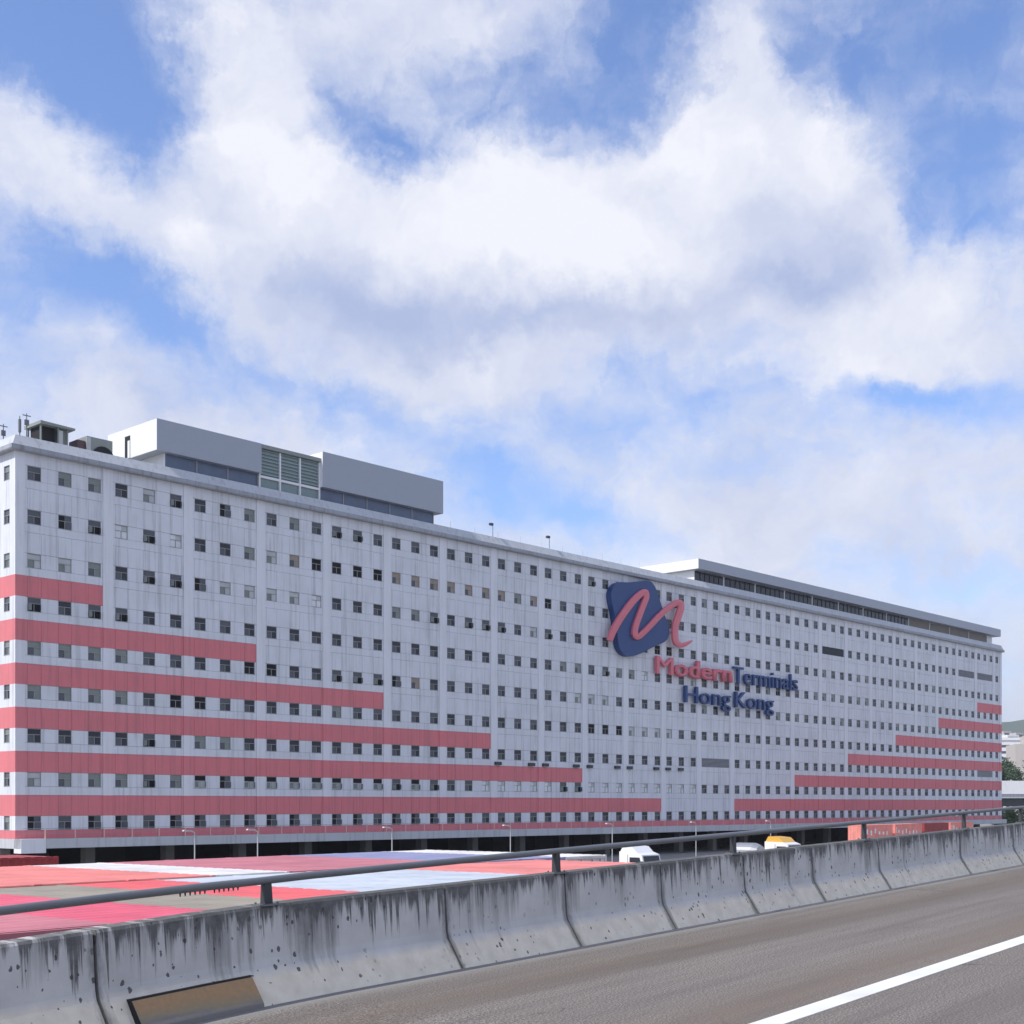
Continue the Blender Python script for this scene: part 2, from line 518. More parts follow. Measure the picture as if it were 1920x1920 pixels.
def container_paint(name, col):
    m, n, l, b = mat(name)
    p = geom_pos(n)
    f = noise(n, l, p, 0.8, 7, 0.6)
    r = ramp(n, [(0.35, tuple(c * 0.82 for c in col)), (0.65, tuple(min(1, c * 1.1) for c in col))])
    l.new(f, r.inputs[0])
    ru = ramp(n, [(0.66, 0.0), (0.72, 1.0)])
    l.new(noise(n, l, p, 2.2, 8, 0.7), ru.inputs[0])
    l.new(mixc(n, l, nmath(n, l, 'MULTIPLY', ru.outputs[0], 0.45), r.outputs[0], (0.20, 0.11, 0.08)), b.inputs['Base Color'])
    b.inputs['Roughness'].default_value = 0.55
    return m


LFOOT = 10.54


def s_of(px, lat):
    rx = (px - 960) / 2505.0
    d = lat / (-0.7907 * rx + 0.6123)
    return d * (0.6123 * rx + 0.7907)


JOINTS = sorted(s_of(p, LFOOT + 0.26) for p in (-260, 182, 838, 1062, 1241, 1396, 1524, 1648, 1800, 1900))
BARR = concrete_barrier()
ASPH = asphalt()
PLATE = rust_plate()
LINE = painted('white_road_paint', (0.78, 0.78, 0.76), (0.42, 0.41, 0.39), 0.35, 0.7, False, 3.0)
YARD = plain('yard_concrete', (0.26, 0.25, 0.235), 0.9, 0, 0.25)
HILLM = plain('far_wooded_hill', (0.06, 0.085, 0.05), 0.95, 0, 0.3)
CONT = {
    'hot pink': container_paint('hot_pink_container', (0.74, 0.11, 0.17)),
    'dusty pink': container_paint('dusty_pink_container', (0.55, 0.18, 0.21)),
    'beige': container_paint('beige_container', (0.33, 0.29, 0.22)),
    'red': container_paint('red_container', (0.80, 0.125, 0.13)),
    'pale blue': container_paint('pale_blue_container', (0.56, 0.61, 0.66)),
    'salmon': container_paint('salmon_container', (0.80, 0.235, 0.20)),
    'white': container_paint('white_container', (0.78, 0.76, 0.72)),
    'lilac': container_paint('lilac_container', (0.27, 0.28, 0.44)),
    'dark red': container_paint('dark_red_container', (0.33, 0.045, 0.045)),
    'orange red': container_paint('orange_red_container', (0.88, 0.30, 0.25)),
}


# ------------------------------------------------------------------ builders
class MB:
    def __init__(self):
        self.v, self.f, self.m = [], [], []

    def quad(self, pts, mi=0):
        b = len(self.v)
        self.v += [tuple(p) for p in pts]
        self.f.append(tuple(range(b, b + len(pts))))
        self.m.append(mi)

    def box(self, x0, x1, y0, y1, z0, z1, mi=0):
        b = len(self.v)
        self.v += [(x0, y0, z0), (x1, y0, z0), (x1, y1, z0), (x0, y1, z0), (x0, y0, z1), (x1, y0, z1), (x1, y1, z1), (x0, y1, z1)]
        for q in ((0, 3, 2, 1), (4, 5, 6, 7), (0, 1, 5, 4), (1, 2, 6, 5), (2, 3, 7, 6), (3, 0, 4, 7)):
            self.f.append(tuple(b + i for i in q))
            self.m.append(mi)

    def tube(self, p, q, r, n=8, r2=None, mi=0):
        p, q = Vector(p), Vector(q)
        r2 = r if r2 is None else r2
        d = (q - p).normalized()
        a = d.orthogonal().normalized()
        c = d.cross(a)
        b = len(self.v)
        for (o, rr) in ((p, r), (q, r2)):
            for i in range(n):
                t = 2 * math.pi * i / n
                self.v.append(tuple(o + (a * math.cos(t) + c * math.sin(t)) * rr))
        for i in range(n):
            j = (i + 1) % n
            self.f.append((b + i, b + j, b + n + j, b + n + i))
            self.m.append(mi)
        self.f.append(tuple(b + i for i in reversed(range(n))))
        self.m.append(mi)
        self.f.append(tuple(b + n + i for i in range(n)))
        self.m.append(mi)

    def prism(self, poly, axis, a0, a1, mi=0):
        """poly: outline in the other two axes (in order), extruded along axis from a0 to a1"""
        def P(p, a):
            return {'x': (a, p[0], p[1]), 'y': (p[0], a, p[1]), 'z': (p[0], p[1], a)}[axis]
        b = len(self.v)
        n = len(poly)
        self.v += [P(p, a0) for p in poly] + [P(p, a1) for p in poly]
        for i in range(n):
            j = (i + 1) % n
            self.f.append((b + i, b + j, b + n + j, b + n + i))
            self.m.append(mi)
        self.f.append(tuple(b + i for i in reversed(range(n))))
        self.m.append(mi)
        self.f.append(tuple(b + n + i for i in range(n)))
        self.m.append(mi)

    def mesh(self, name, mats):
        me = bpy.data.meshes.new(name)
        me.from_pydata(self.v, [], self.f)
        mats = mats if isinstance(mats, (list, tuple)) else [mats]
        for mm in mats:
            me.materials.append(mm)
        me.polygons.foreach_set('material_index', self.m)
        bm = bmesh.new()
        bm.from_mesh(me)
        bmesh.ops.recalc_face_normals(bm, faces=bm.faces)
        bm.to_mesh(me)
        bm.free()
        return me

    def build(self, name, mats, parent=None, **props):
        return link(name, self.mesh(name, mats), parent, **props)


def link(name, me, parent=None, loc=None, **props):
    o = bpy.data.objects.new(name, me)
    COL.objects.link(o)
    if parent:
        o.parent = parent
    if loc is not None:
        o.location = loc
    for k, v in props.items():
        o[k] = v
    return o


def thing(name, label, cat, loc=(0, 0, 0), rot=0.0, group=None):
    o = bpy.data.objects.new(name, None)
    COL.objects.link(o)
    o.location = loc
    o.rotation_euler = (0, 0, rot)
    o['label'] = label
    o['category'] = cat
    if group:
        o['group'] = group
    return o


def copy_tree(o, parent=None):
    c = o.copy()
    COL.objects.link(c)
    c.parent = parent
    for ch in list(o.children):
        copy_tree(ch, c)
    return c


# ------------------------------------------------------------------ ground and hill
g = MB()
g.quad([(-3000, -1500, 0), (4600, -1500, 0), (4600, 5200, 0), (-3000, 5200, 0)])
g.build('ground', YARD, kind='structure')

h = MB()
N = 90
prev = None
for i in range(N + 1):
    x = -2600 + 6400 * i / N
    top = 175 + 22 * math.sin(i * 0.37) + 12 * math.sin(i * 1.1 + 1) + random.uniform(-5, 5)
    cur = ((x, 3000 + 120 * math.sin(i * .2), 0), (x, 3300, top * 0.62 + random.uniform(-6, 6)), (x, 3700, top * 1.22), (x, 4600, 0))
    if prev:
        for k in range(3):
            h.quad([prev[k], cur[k], cur[k + 1], prev[k + 1]])
    prev = cur
h.build('hill', HILLM, kind='structure')

# ------------------------------------------------------------------ flyover road
T = Vector((1940, 2505.0)).normalized()          # along the road
RANG = math.atan2(T.y, T.x)
GRADE = 70 / 3168.0
HC = 2.3
RZ0 = CZ - HC
road_root = bpy.data.objects.new('road_frame', None)


def place_road(o):
    """road frame: x along the road (climbing), y to the left of the traffic, z up from the surface"""
    o.matrix_world = Matrix.Translation((0, 0, RZ0)) @ Matrix.Rotation(RANG, 4, 'Z') @ Matrix.Rotation(-math.atan(GRADE), 4, 'Y')


DIP_S = (-60.0, -30.0, -10.0, 0.0, 4.0, 6.0, 7.0, 8.0, 8.8, 9.6, 10.4, 11.2)


def dip(q):
    """height of the road surface against the straight climb"""
    if q > 10.8:
        return 0.0
    if q > 8.2:
        return -0.036 * (10.8 - q) ** 2 / 5.2
    return -0.0468 - 0.036 * (8.2 - max(q, -12.0))


def stations(a, b):
    return [a] + [q for q in DIP_S if a + 0.02 < q < b - 0.02] + [b]


def sweep(mb, poly, a, b, lift=None):
    """cross-section (y, z) carried along the road from a to b"""
    st = stations(a, b)
    n_ = len(poly)
    base = len(mb.v)
    for q in st:
        dz = dip(q)
        mb.v += [(q, y, z + dz + (lift(q) if lift else 0.0)) for y, z in poly]
    for k in range(len(st) - 1):
        for i in range(n_):
            j = (i + 1) % n_
            mb.f.append((base + k * n_ + i, base + k * n_ + j, base + (k + 1) * n_ + j, base + (k + 1) * n_ + i))
            mb.m.append(0)
    e_ = base + (len(st) - 1) * n_
    mb.f.append(tuple(base + i for i in reversed(range(n_))))
    mb.f.append(tuple(e_ + i for i in range(n_)))
    mb.m += [0, 0]


rd = MB()
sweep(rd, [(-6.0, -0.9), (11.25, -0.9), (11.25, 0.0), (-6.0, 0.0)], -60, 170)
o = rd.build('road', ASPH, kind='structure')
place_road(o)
ml = MB()
sweep(ml, [(5.615, -0.01), (5.885, -0.01), (5.885, 0.005), (5.615, 0.005)], -60, 170)
o = ml.build('road_marking', LINE, kind='structure')
place_road(o)

# --- parapet
par = thing('concrete_parapet', 'streaked grey concrete roadside parapet with steel handrail on top', 'barrier')
place_road(par)


PROF = [(LFOOT, 0.0), (LFOOT + 0.06, 0.09), (LFOOT + 0.23, 0.36), (LFOOT + 0.25, 0.45), (LFOOT + 0.275, 0.985), (LFOOT + 0.295, 1.015),
        (LFOOT + 0.53, 1.015), (LFOOT + 0.55, 0.98), (LFOOT + 0.60, -0.2), (LFOOT + 0.0, -0.2)]
js = list(JOINTS)
js = [-50.0, -36.0, -22.0, -8.0] + js + [js[-1] + 6.5 * k for k in range(1, 18)]
for a, b_ in zip(js, js[1:]):
    if b_ - a < 0.5:
        continue
    mb = MB()
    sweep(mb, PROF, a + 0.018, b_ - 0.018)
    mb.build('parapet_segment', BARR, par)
# joint filler, set back
jf = MB()
pin = [(y + (0.05 if y < LFOOT + 0.4 else -0.03), z - 0.02) for y, z in PROF]
for s in js[1:-1]:
    sweep(jf, pin, s - 0.03, s + 0.03)
jf.build('joint_filler', RUBBER, par, kind='stuff')
RY, RZH = LFOOT + 0.33, 1.325
rl = MB()


def rail_lift(q):
    """the rail stands slightly higher above the parapet further up the slope"""
    pts = ((-60, 0.0), (5.0, 0.0), (7.5, -0.025), (9.6, -0.05), (14.9, -0.01), (35, 0.10), (200, 0.10))
    for (a, va), (b, vb) in zip(pts, pts[1:]):
        if a <= q <= b:
            return va + (vb - va) * (q - a) / (b - a)
    return 0.0


DIP_S = tuple(sorted(DIP_S + (12.5, 14.9, 18.0, 22.0, 28.0, 35.0)))
sweep(rl, [(RY + 0.042 * math.cos(2 * math.pi * k / 14), RZH + 0.042 * math.sin(2 * math.pi * k / 14)) for k in range(14)], -50, js[-1], rail_lift)
ro = rl.build('handrail', STEEL, par)
for p in ro.data.polygons:
    p.use_smooth = len(p.vertices) == 4
post_px = [503, 1045, 1376, 1621, 1808, 1914]
ps = [s_of(p, RY) for p in post_px]
step = ps[1] - ps[0]
ps = [ps[0] - step * k for k in (3, 2, 1)] + ps + [ps[-1] + step * k for k in range(1, 10)]
pm = MB()
pm.prism([(-0.06, 1.01), (0.06, 1.01), (0.045, RZH - 0.03), (-0.045, RZH - 0.03)], 'y', RY - 0.035, RY + 0.035)
pmesh = pm.mesh('rail_post', DKSTEEL)
bm_ = MB()
bm_.box(-0.13, 0.13, RY - 0.1, RY + 0.1, 1.008, 1.03)
for bx in (-0.095, 0.095):
    for by in (-0.07, 0.07):
        bm_.tube((bx, RY + by, 1.025), (bx, RY + by, 1.05), 0.014, 6)
bmesh_ = bm_.mesh('base_plate', STEEL)
for s in ps:
    po = link('rail_post', pmesh, par, (s, 0, dip(s) + 1.01 * (1 - (1 + rail_lift(s) / (RZH - 1.04)))))
    po.scale = (1, 1, 1 + rail_lift(s) / (RZH - 1.04))
    link('base_plate', bmesh_, po)
# small drips hanging under the rail
sa, sb = s_of(342, RY), s_of(450, RY)
tm = MB()
tm.tube((0, RY, RZH - 0.036), (0, RY, RZH - 0.075), 0.012, 6, 0.006)
tmesh = tm.mesh('hanging_stub', DKSTEEL)
for k in range(13):
    if k == 6:
        continue
    q = sa + (sb - sa) * k / 12
    link('hanging_stub', tmesh, par, (q, 0, dip(q) + rail_lift(q)))
# rusty cover plate on the toe
s0, s1 = s_of(252, LFOOT + 0.1), s_of(478, LFOOT + 0.1)
pl = MB()
e = 0.012
sweep(pl, [(LFOOT - 0.05, -0.01), (LFOOT - 0.03 - e, 0.05), (LFOOT + 0.145 - e, 0.305), (LFOOT + 0.19, 0.30), (LFOOT + 0.05, 0.06), (LFOOT + 0.02, -0.01)], s0, s1)
pl.build('cover_plate', PLATE, par, label='rusty brown steel cover plate on the parapet toe')

sl = MB()
sweep(sl, [(LFOOT + 0.138, 0.309), (LFOOT + 0.152, 0.318), (LFOOT + 0.23, 0.318), (LFOOT + 0.22, 0.306)], s0 - 0.01, s1 + 0.03)
sweep(sl, [(LFOOT - 0.055, 0.0), (LFOOT - 0.045, 0.055), (LFOOT + 0.135, 0.316), (LFOOT + 0.19, 0.31), (LFOOT + 0.05, 0.06), (LFOOT + 0.02, 0.0)], s0 - 0.014, s0 - 0.002)
sl.build('seal_strip', RUBBER, par, kind='stuff')

# ------------------------------------------------------------------ the warehouse
bld = thing('warehouse_building', 'long nine storey white warehouse with stepped pink bands and grid of small square windows', 'warehouse',
            (C0.x, C0.y, 0), BANG)
CORE_Y = 0.17
ZTOP = CZ + 32.06            # cornice underside
wb = MB()
wb.box(0.17, ULEN - 0.05, CORE_Y, 62, 4.05, ZTOP + 0.3)
wb.build('wall', SEAM, bld)
rf = MB()
rf.box(0.3, ULEN - 0.3, 0.35, 61.7, ZTOP + 0.31, ZTOP + 0.45)
rf.build('roof', ROOF, bld)

KL = {3: 1, 4: 3, 5: 5, 6: 7, 7: 9, 8: 11}
KR = {3: 23, 4: 21, 5: 19, 6: 17, 7: 15, 8: 13}


def is_pink(s, k):
    return s in KL and (k < KL[s] or k >= KR[s])


WIN_C = (0.178, 0.518, 0.858)
WW, WH = 1.35, 1.29
P0, P1 = -0.045, 0.075            # pilaster span about each whole bay number, in bays


def bay_span(k):
    a = U0 + BAY * (k + P1)
    b2 = U0 + BAY * (k + 1 + P0) if k < 24 else ULEN - 1.0
    return a, b2


# pilasters, painted pink where the bands cross them
def pil(x0, x1, k_left, k_right):
    mb = MB()
    mb.box(x0, x1, -0.05, CORE_Y + 0.02, rz(1) + WH / 2, ZTOP, 0)
    for r in range(1, 10):
        zt, zb = rz(r) + WH / 2, rz(r) - WH / 2 - 0.78
        if r == 9:
            mb.box(x0, x1, -0.05, CORE_Y + 0.02, rz(9) - WH / 2, zt, 0)
            mb.box(x0, x1, -0.045, CORE_Y + 0.02, 4.05, rz(9) - WH / 2, 1)
            continue
        mb.box(x0, x1, -0.05, CORE_Y + 0.02, zb, zt, 0)
        pk = is_pink(r, k_left) and is_pink(r, k_right)
        mb.box(x0, x1, -0.05, CORE_Y + 0.02, rz(r + 1) + WH / 2, zb, 1 if pk else 0)
    return mb.build('pilaster', [PILW, PINK], bld)


pil(0, U0 + BAY * P1, 0, 0)
for k in range(1, 25):
    pil(U0 + BAY * (k + P0), U0 + BAY * (k + P1), k - 1, k)
pil(ULEN - 1.0, ULEN, 24, 24)

WIDE = {(7, 12): 'G', (2, 16): 'D', (2, 22): 'M', (2, 23): 'M', (7, 23): 'M'}      # strip openings across a whole bay

# shared piece meshes
_cache = {}


def piece(kind, w, z0, z1, mi, y=0.0):
    key = (kind, round(w, 3), round(z1 - z0, 3), mi, round(y, 3))
    if key not in _cache:
        mb = MB()
        mb.box(0, w, y, CORE_Y + 0.02, 0, z1 - z0)
        _cache[key] = mb.mesh(kind, PINK if mi else WHITE)
    return _cache[key]


span_rest, pier_rest = MB(), MB()
n_span = n_pier = 0
GAP = 0.022
for k in range(25):
    a, b2 = bay_span(k)
    cs = [U0 + BAY * (k + c) for c in (WIN_C if k < 24 else (0.19,))]
    edges = []
    for c in cs:
        edges += [c - WW / 2, c + WW / 2]
    # frieze above the top row
    mb = MB()
    mb.box(a + GAP, b2 - GAP, 0.0, CORE_Y + 0.02, rz(1) + WH / 2 + GAP, ZTOP)
    mb.build('frieze_panel', WHITE, bld)
    for r in range(1, 10):
        zt, zb = rz(r) + WH / 2, rz(r) - WH / 2
        # piers between the windows
        xs = [a + GAP] + edges + [b2 - GAP]
        for x0, x1 in zip(xs[0::2], xs[1::2]):
            if (r, k) in WIDE and x0 > a + GAP and x1 < b2 - GAP:
                continue
            if x1 - x0 < 0.12:
                continue
            if k < 8 and n_pier < 300:
                link('wall_pier', piece('wall_pier', x1 - x0, zb, zt, 0, 0.025), bld, (x0, 0, zb))
                n_pier += 1
            else:
                pier_rest.box(x0, x1, 0.025, CORE_Y + 0.02, zb, zt)
        if r < 9:
            sb_ = zb - 0.78
            link('sill_panel', piece('sill_panel', b2 - a - 2 * GAP, sb_, zb - GAP, 0), bld, (a + GAP, 0, sb_))
            zz0, zz1 = rz(r + 1) + WH / 2 + GAP, sb_ - GAP
            pk = 1 if is_pink(r, k) else 0
            xs = [a] + edges + [b2]
            for x0, x1 in zip(xs, xs[1:]):
                if x1 - x0 < 0.06:
                    continue
                if k < 5 and n_span < 300:
                    link('spandrel_panel', piece('spandrel_panel', x1 - x0 - GAP, zz0, zz1, pk, 0.004 * ((n_span * 7) % 3)), bld, (x0 + GAP / 2, 0, zz0))
                    n_span += 1
                else:
                    span_rest.box(x0 + GAP / 2, x1 - GAP / 2, 0.0, CORE_Y + 0.02, zz0, zz1, pk)
        else:
            # pink apron under the lowest row
            mb = MB()
            mb.box(a, b2, 0.01, CORE_Y + 0.02, 4.05, zb - GAP)
            mb.build('apron_panel', PINK, bld)
pier_rest.build('wall_pier', WHITE, bld, kind='stuff')
span_rest.build('spandrel_panel', [WHITE, PINK], bld, kind='stuff')

# windows: one frame mesh, panes by what is seen behind them
ROWS = {
    1: 'MGGDLXDHGMGMXXMMMDMMMMMDMMMXMMMDMMMM',
    2: 'MHXWXWDDGLTKKKKTTTTTTTGTKMMMMMTDDMMM',
    3: 'LLGDXXHLLLLWDDDGGXDXXXMLXDDDDDDDKKDD',
    4: 'XDXXDDDMDDDDDDDDDDMDDMMMMGGMXGGWDDDL',
    5: 'GGGGMMDDKKDDXXXHTDMMMMMMMMLLLMDDDDDM',
    6: 'GGGGDKKMDDDMGMMMMMDMMDMMDDDKKKLLLLMM',
    7: 'DDDDXDGGDDDDDDDDDDDDDDDDDDDDDDDDDDDD',
    8: 'LGGGXGQHQQQQQQQXQXMMWWWWWXXWWWWWWWWW',
    9: 'HMHHMHHMHHHMHHMHHHDDMMMMDMDMDDMDMDDD',
}
TAIL = {1: 'MMMMGMMD', 2: 'DDDDDMMD', 3: 'DDMDDMDG', 4: 'DDDMMGGX', 5: 'MMDMGGMM', 6: 'DDDDDMXD', 7: 'DDDDMDDD', 8: 'DDDDMMDX', 9: 'DDDMDMDD'}
VARS = {   # top-left, top-right, low-left, low-right
    'D': 'ddmd', 'M': 'mmmd', 'G': 'ggmg', 'L': 'llgl', 'W': 'wlww', 'K': 'kkkk', 'T': 'ttmt', 'X': 'mmkk', 'H': 'kmkg', 'Q': 'kkwl',
}
PM = [G_D, G_M, G_G, G_L, G_W, G_K, G_T]
PI = {c: i for i, c in enumerate('dmglwkt')}


def add_frame(mb, x, z, mi=0, y0=0.05, y1=0.14):
    w, hh, t = WW / 2, WH / 2, 0.045
    mb.box(x - w, x - w + t, y0, y1, z - hh, z + hh, mi)
    mb.box(x + w - t, x + w, y0, y1, z - hh, z + hh, mi)
    mb.box(x - w + t, x + w - t, y0, y1, z - hh, z - hh + t, mi)
    mb.box(x - w + t, x + w - t, y0, y1, z + hh - t, z + hh, mi)
    mb.box(x - w + t, x + w - t, y0 + 0.005, y1, z + 0.08, z + 0.13, mi)
    mb.box(x - 0.025, x + 0.025, y0 + 0.01, y1, z - hh + t, z + 0.08, mi)


def add_panes(mb, x, z, code, y=0.115):
    w, hh, t = WW / 2 - 0.045, WH / 2 - 0.045, 0.02
    c = VARS[code]
    mid = z + 0.1
    q = [(x - w, x, mid, z + hh), (x, x + w, mid, z + hh), (x - w, x, z - hh, mid), (x, x + w, z - hh, mid)]
    for ch, (a, b2, c0, c1) in zip(c, q):
        mb.quad([(a, y, c0), (b2, y, c0), (b2, y, c1), (a, y, c1)], PI[ch])


fm = MB()
add_frame(fm, 0, 0)
# projecting sill
fm.box(-WW / 2 - 0.04, WW / 2 + 0.04, -0.02, 0.14, -WH / 2 - 0.03, -WH / 2 + 0.001)
FMESH = fm.mesh('window', FRAME)
PMESH = {}
for c in VARS:
    mb = MB()
    add_panes(mb, 0, 0, c)
    if c in 'XQ':
        for sx in (-1, 1):      # side-hung leaves standing open
            a = Vector((sx * (WW / 2 - 0.07), 0.03, 0))
            b2 = a + Vector((-sx * 0.16, -0.40, 0))
            mb.quad([(a.x, a.y, -0.55), (b2.x, b2.y, -0.55), (b2.x, b2.y, 0.02), (a.x, a.y, 0.02)], PI['g'])
    if c == 'H':
        a = Vector((0.03, 0.03, 0))
        b2 = a + Vector((0.5, -0.28, 0))
        mb.quad([(a.x, a.y, -0.55), (b2.x, b2.y, -0.55), (b2.x, b2.y, 0.02), (a.x, a.y, 0.02)], PI['m'])
    PMESH[c] = mb.mesh('pane', PM)

w_rest_f, w_rest_p = MB(), MB()
n_win = 0
for r in range(1, 10):
    i = 0
    for k in range(25):
        for c in (WIN_C if k < 24 else (0.19,)):
            x = U0 + BAY * (k + c)
            code = ROWS[r][i] if i < 36 else random.choice(TAIL[r])
            i += 1
            if (r, k) in WIDE:
                continue
            if k < 10:
                w = link('window', FMESH, bld, (x, 0, rz(r)))
                link('pane', PMESH[code], w)
                n_win += 1
            else:
                add_frame(w_rest_f, x, rz(r), 7)
                add_panes(w_rest_f, x, rz(r), code)
w_rest_f.build('window', PM + [FRAME], bld, kind='stuff')
for (r, k), code in WIDE.items():
    a, b2 = U0 + BAY * (k + WIN_C[0]) - WW / 2, U0 + BAY * (k + WIN_C[2]) + WW / 2
    mb = MB()
    mb.box(a, b2, 0.1, 0.12, rz(r) - WH / 2, rz(r) + WH / 2, 1)
    nl = 7
    for q in range(nl):
        z = rz(r) - WH / 2 + (q + 0.5) * WH / nl
        mb.prism([(0.02, z - 0.05), (0.1, z + 0.05), (0.1, z + 0.08), (0.02, z - 0.02)], 'x', a, b2, 0)
    mb.build('louvre_strip', [FRAME if code != 'D' else DKSTEEL, G_D], bld)
# small vents under the windows of the seventh row
vm = MB()
vm.box(-0.55, 0.55, -0.32, 0.0, -0.2, 0.2)
vmesh = vm.mesh('vent_box', DKSTEEL)
for px in (932, 995, 1021, 1079, 1104, 1156, 1179, 1229, 1251, 1275):
    link('vent_box', vmesh, bld, (ux(px), 0, rz(7) - WH / 2 - 0.5))

# end wall (lit), facing the sun
ew = MB()
EWL = 61.0
ew.box(0, 0.165, 0.172, EWL, rz(1) + WH / 2, ZTOP, 0)
WEND = [1.55 + 3.4 * j for j in range(3)]
for r in range(1, 10):
    zt, zb = rz(r) + WH / 2, rz(r) - WH / 2
    low = zb - 0.78 if r < 9 else zb
    ew.box(0, 0.165, 0.172, EWL, low, zb, 0) if r < 9 else None
    nxt = rz(r + 1) + WH / 2 if r < 9 else 4.05
    ew.box(0, 0.165, 0.172, EWL, nxt, low, 1 if (r >= 3) else 0)
    xs = [0.172]
    for c in WEND:
        xs += [c - 0.55, c + 0.55]
    xs.append(EWL)
    for y0_, y1_ in zip(xs[0::2], xs[1::2]):
        ew.box(0.0, 0.165, y0_, y1_, zb, zt, 0)
ew.build('end_wall', [WHITE, PINK], bld)
for r in range(1, 10):
    for c in WEND:
        w = link('window', FMESH, bld, (0, c, rz(r)))
        w.rotation_euler = (0, 0, R(-90))
        w.scale = (0.81, 1, 1)
        link('pane', PMESH['G' if r % 2 else 'M'], w)

# cornice: a projecting ledge with a sloping parapet above it, mitred at the corner
prof = [(0.0, ZTOP), (0.6, ZTOP), (0.65, ZTOP + 0.1), (0.62, ZTOP + 0.46), (0.42, ZTOP + 0.5), (-0.12, ZTOP + 1.5), (-0.45, ZTOP + 1.55), (-0.6, ZTOP + 0.4)]
for nm in (0, 1):
    mb = MB()
    n_ = len(prof)
    for i in range(n_):
        (o1, z1), (o2, z2) = prof[i], prof[(i + 1) % n_]
        if nm == 0:
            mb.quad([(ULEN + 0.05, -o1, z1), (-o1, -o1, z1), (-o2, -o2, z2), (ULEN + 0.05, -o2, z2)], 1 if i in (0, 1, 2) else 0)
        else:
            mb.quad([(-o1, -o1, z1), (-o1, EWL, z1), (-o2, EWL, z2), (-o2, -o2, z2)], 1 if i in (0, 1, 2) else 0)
    mb.quad([(ULEN + 0.05, -o1, z1) for o1, z1 in prof] if nm == 0 else [(-o1, EWL, z1) for o1, z1 in prof])
    mb.build('cornice', [CORN, GUTTER], bld)

# rooftop rooms ------------------------------------------------------
ZR = ZTOP + 0.45
pa = thing('x', 'x', 'x')
bpy.data.objects.remove(pa)
X0, X1, X2, X3 = 14.9, 27.6, 35.9, 54.5
ZB = CZ + 35.08
mb = MB()
mb.box(X0, X1, 0.25, 9.4, ZB, CZ + 38.2)
ph = mb.build('penthouse', [PANEL], bld)
mb = MB()
mb.box(X0 - 0.012, X0 - 0.002, 0.27, 9.38, ZB + 0.02, CZ + 38.18)
mb.build('end_panel', WPAN, ph)
mb = MB()
mb.box(X0 - 0.03, X0 - 0.014, 5.1, 6.1, ZB + 0.02, CZ + 37.4, 0)
mb.box(X0 - 0.05, X0 - 0.031, 5.15, 5.55, ZB + 0.05, CZ + 36.9, 1)
mb.build('door', [ACDARK, WPAN], ph)
mb = MB()
mb.box(X2, X3, 0.25, 9.4, ZB, CZ + 38.98)
ph2 = mb.build('penthouse', [PANEL], bld)
mb = MB()
mb.box(X2 - 0.012, X2 - 0.002, 0.27, 9.38, ZB + 0.02, CZ + 38.96)
mb.build('end_panel', WPAN, ph2)
# recessed glazing under the boxes
GLZ = glass('blue_grey_glazing', (0.13, 0.17, 0.25), 0.2)
for (xa, xb, par_) in ((X0 + 1.3, X1, ph), (X2, X3 - 1.0, ph2)):
    n_ = max(2, round((xb - xa) / 3.3))
    w = (xb - xa) / n_
    for i in range(n_):
        mb = MB()
        mb.box(xa + i * w + 0.07, xa + (i + 1) * w - 0.07, 1.0, 8.6, ZR, ZB - 0.01)
        mb.build('glass_pane', GLZ, par_)
    for i in range(n_ + 1):
        mb = MB()
        mb.box(xa + i * w - 0.07, xa + i * w + 0.07, 0.93, 8.6, ZR, ZB - 0.005)
        mb.build('mullion', WPAN if i in (0,) else FRAME, par_)
# glazed link between the boxes
mb = MB()
mb.box(X1 + 0.01, X2 - 0.02, 0.9, 9.2, ZR, CZ + 37.85)
lk = mb.build('glazed_link', LOUV, bld)
wl_ = (X2 - X1) / 3
mb = MB()
for i in range(4):
    x = X1 + 0.1 + i * (X2 - X1 - 0.2) / 3
    mb.box(x - 0.09, x + 0.09, 0.68, 0.895, ZR, CZ + 37.8)
mb.build('mullion', WPAN, lk)
mb = MB()
mb.box(X1 + 0.02, X2 - 0.02, 0.7, 0.89, ZB - 0.35, ZB - 0.1)
mb.build('transom', WPAN, lk)
mb = MB()
mb.box(X1 + 0.02, X2 - 0.02, 0.5, 9.25, CZ + 37.86, CZ + 38.25)
mb.build('link_roof', ACGREY, lk)
for i in range(3):
    x = X1 + 0.1 + i * (X2 - X1 - 0.2) / 3
    for q in range(8):
        z = ZB + 0.1 + q * 0.36
        mb = MB()
        mb.prism([(0.74, z - 0.03), (0.86, z + 0.1), (0.86, z + 0.13), (0.74, z)], 'x', x + 0.12, x + wl_ - 0.2)
        mb.build('louvre_blade', BLADE, lk)

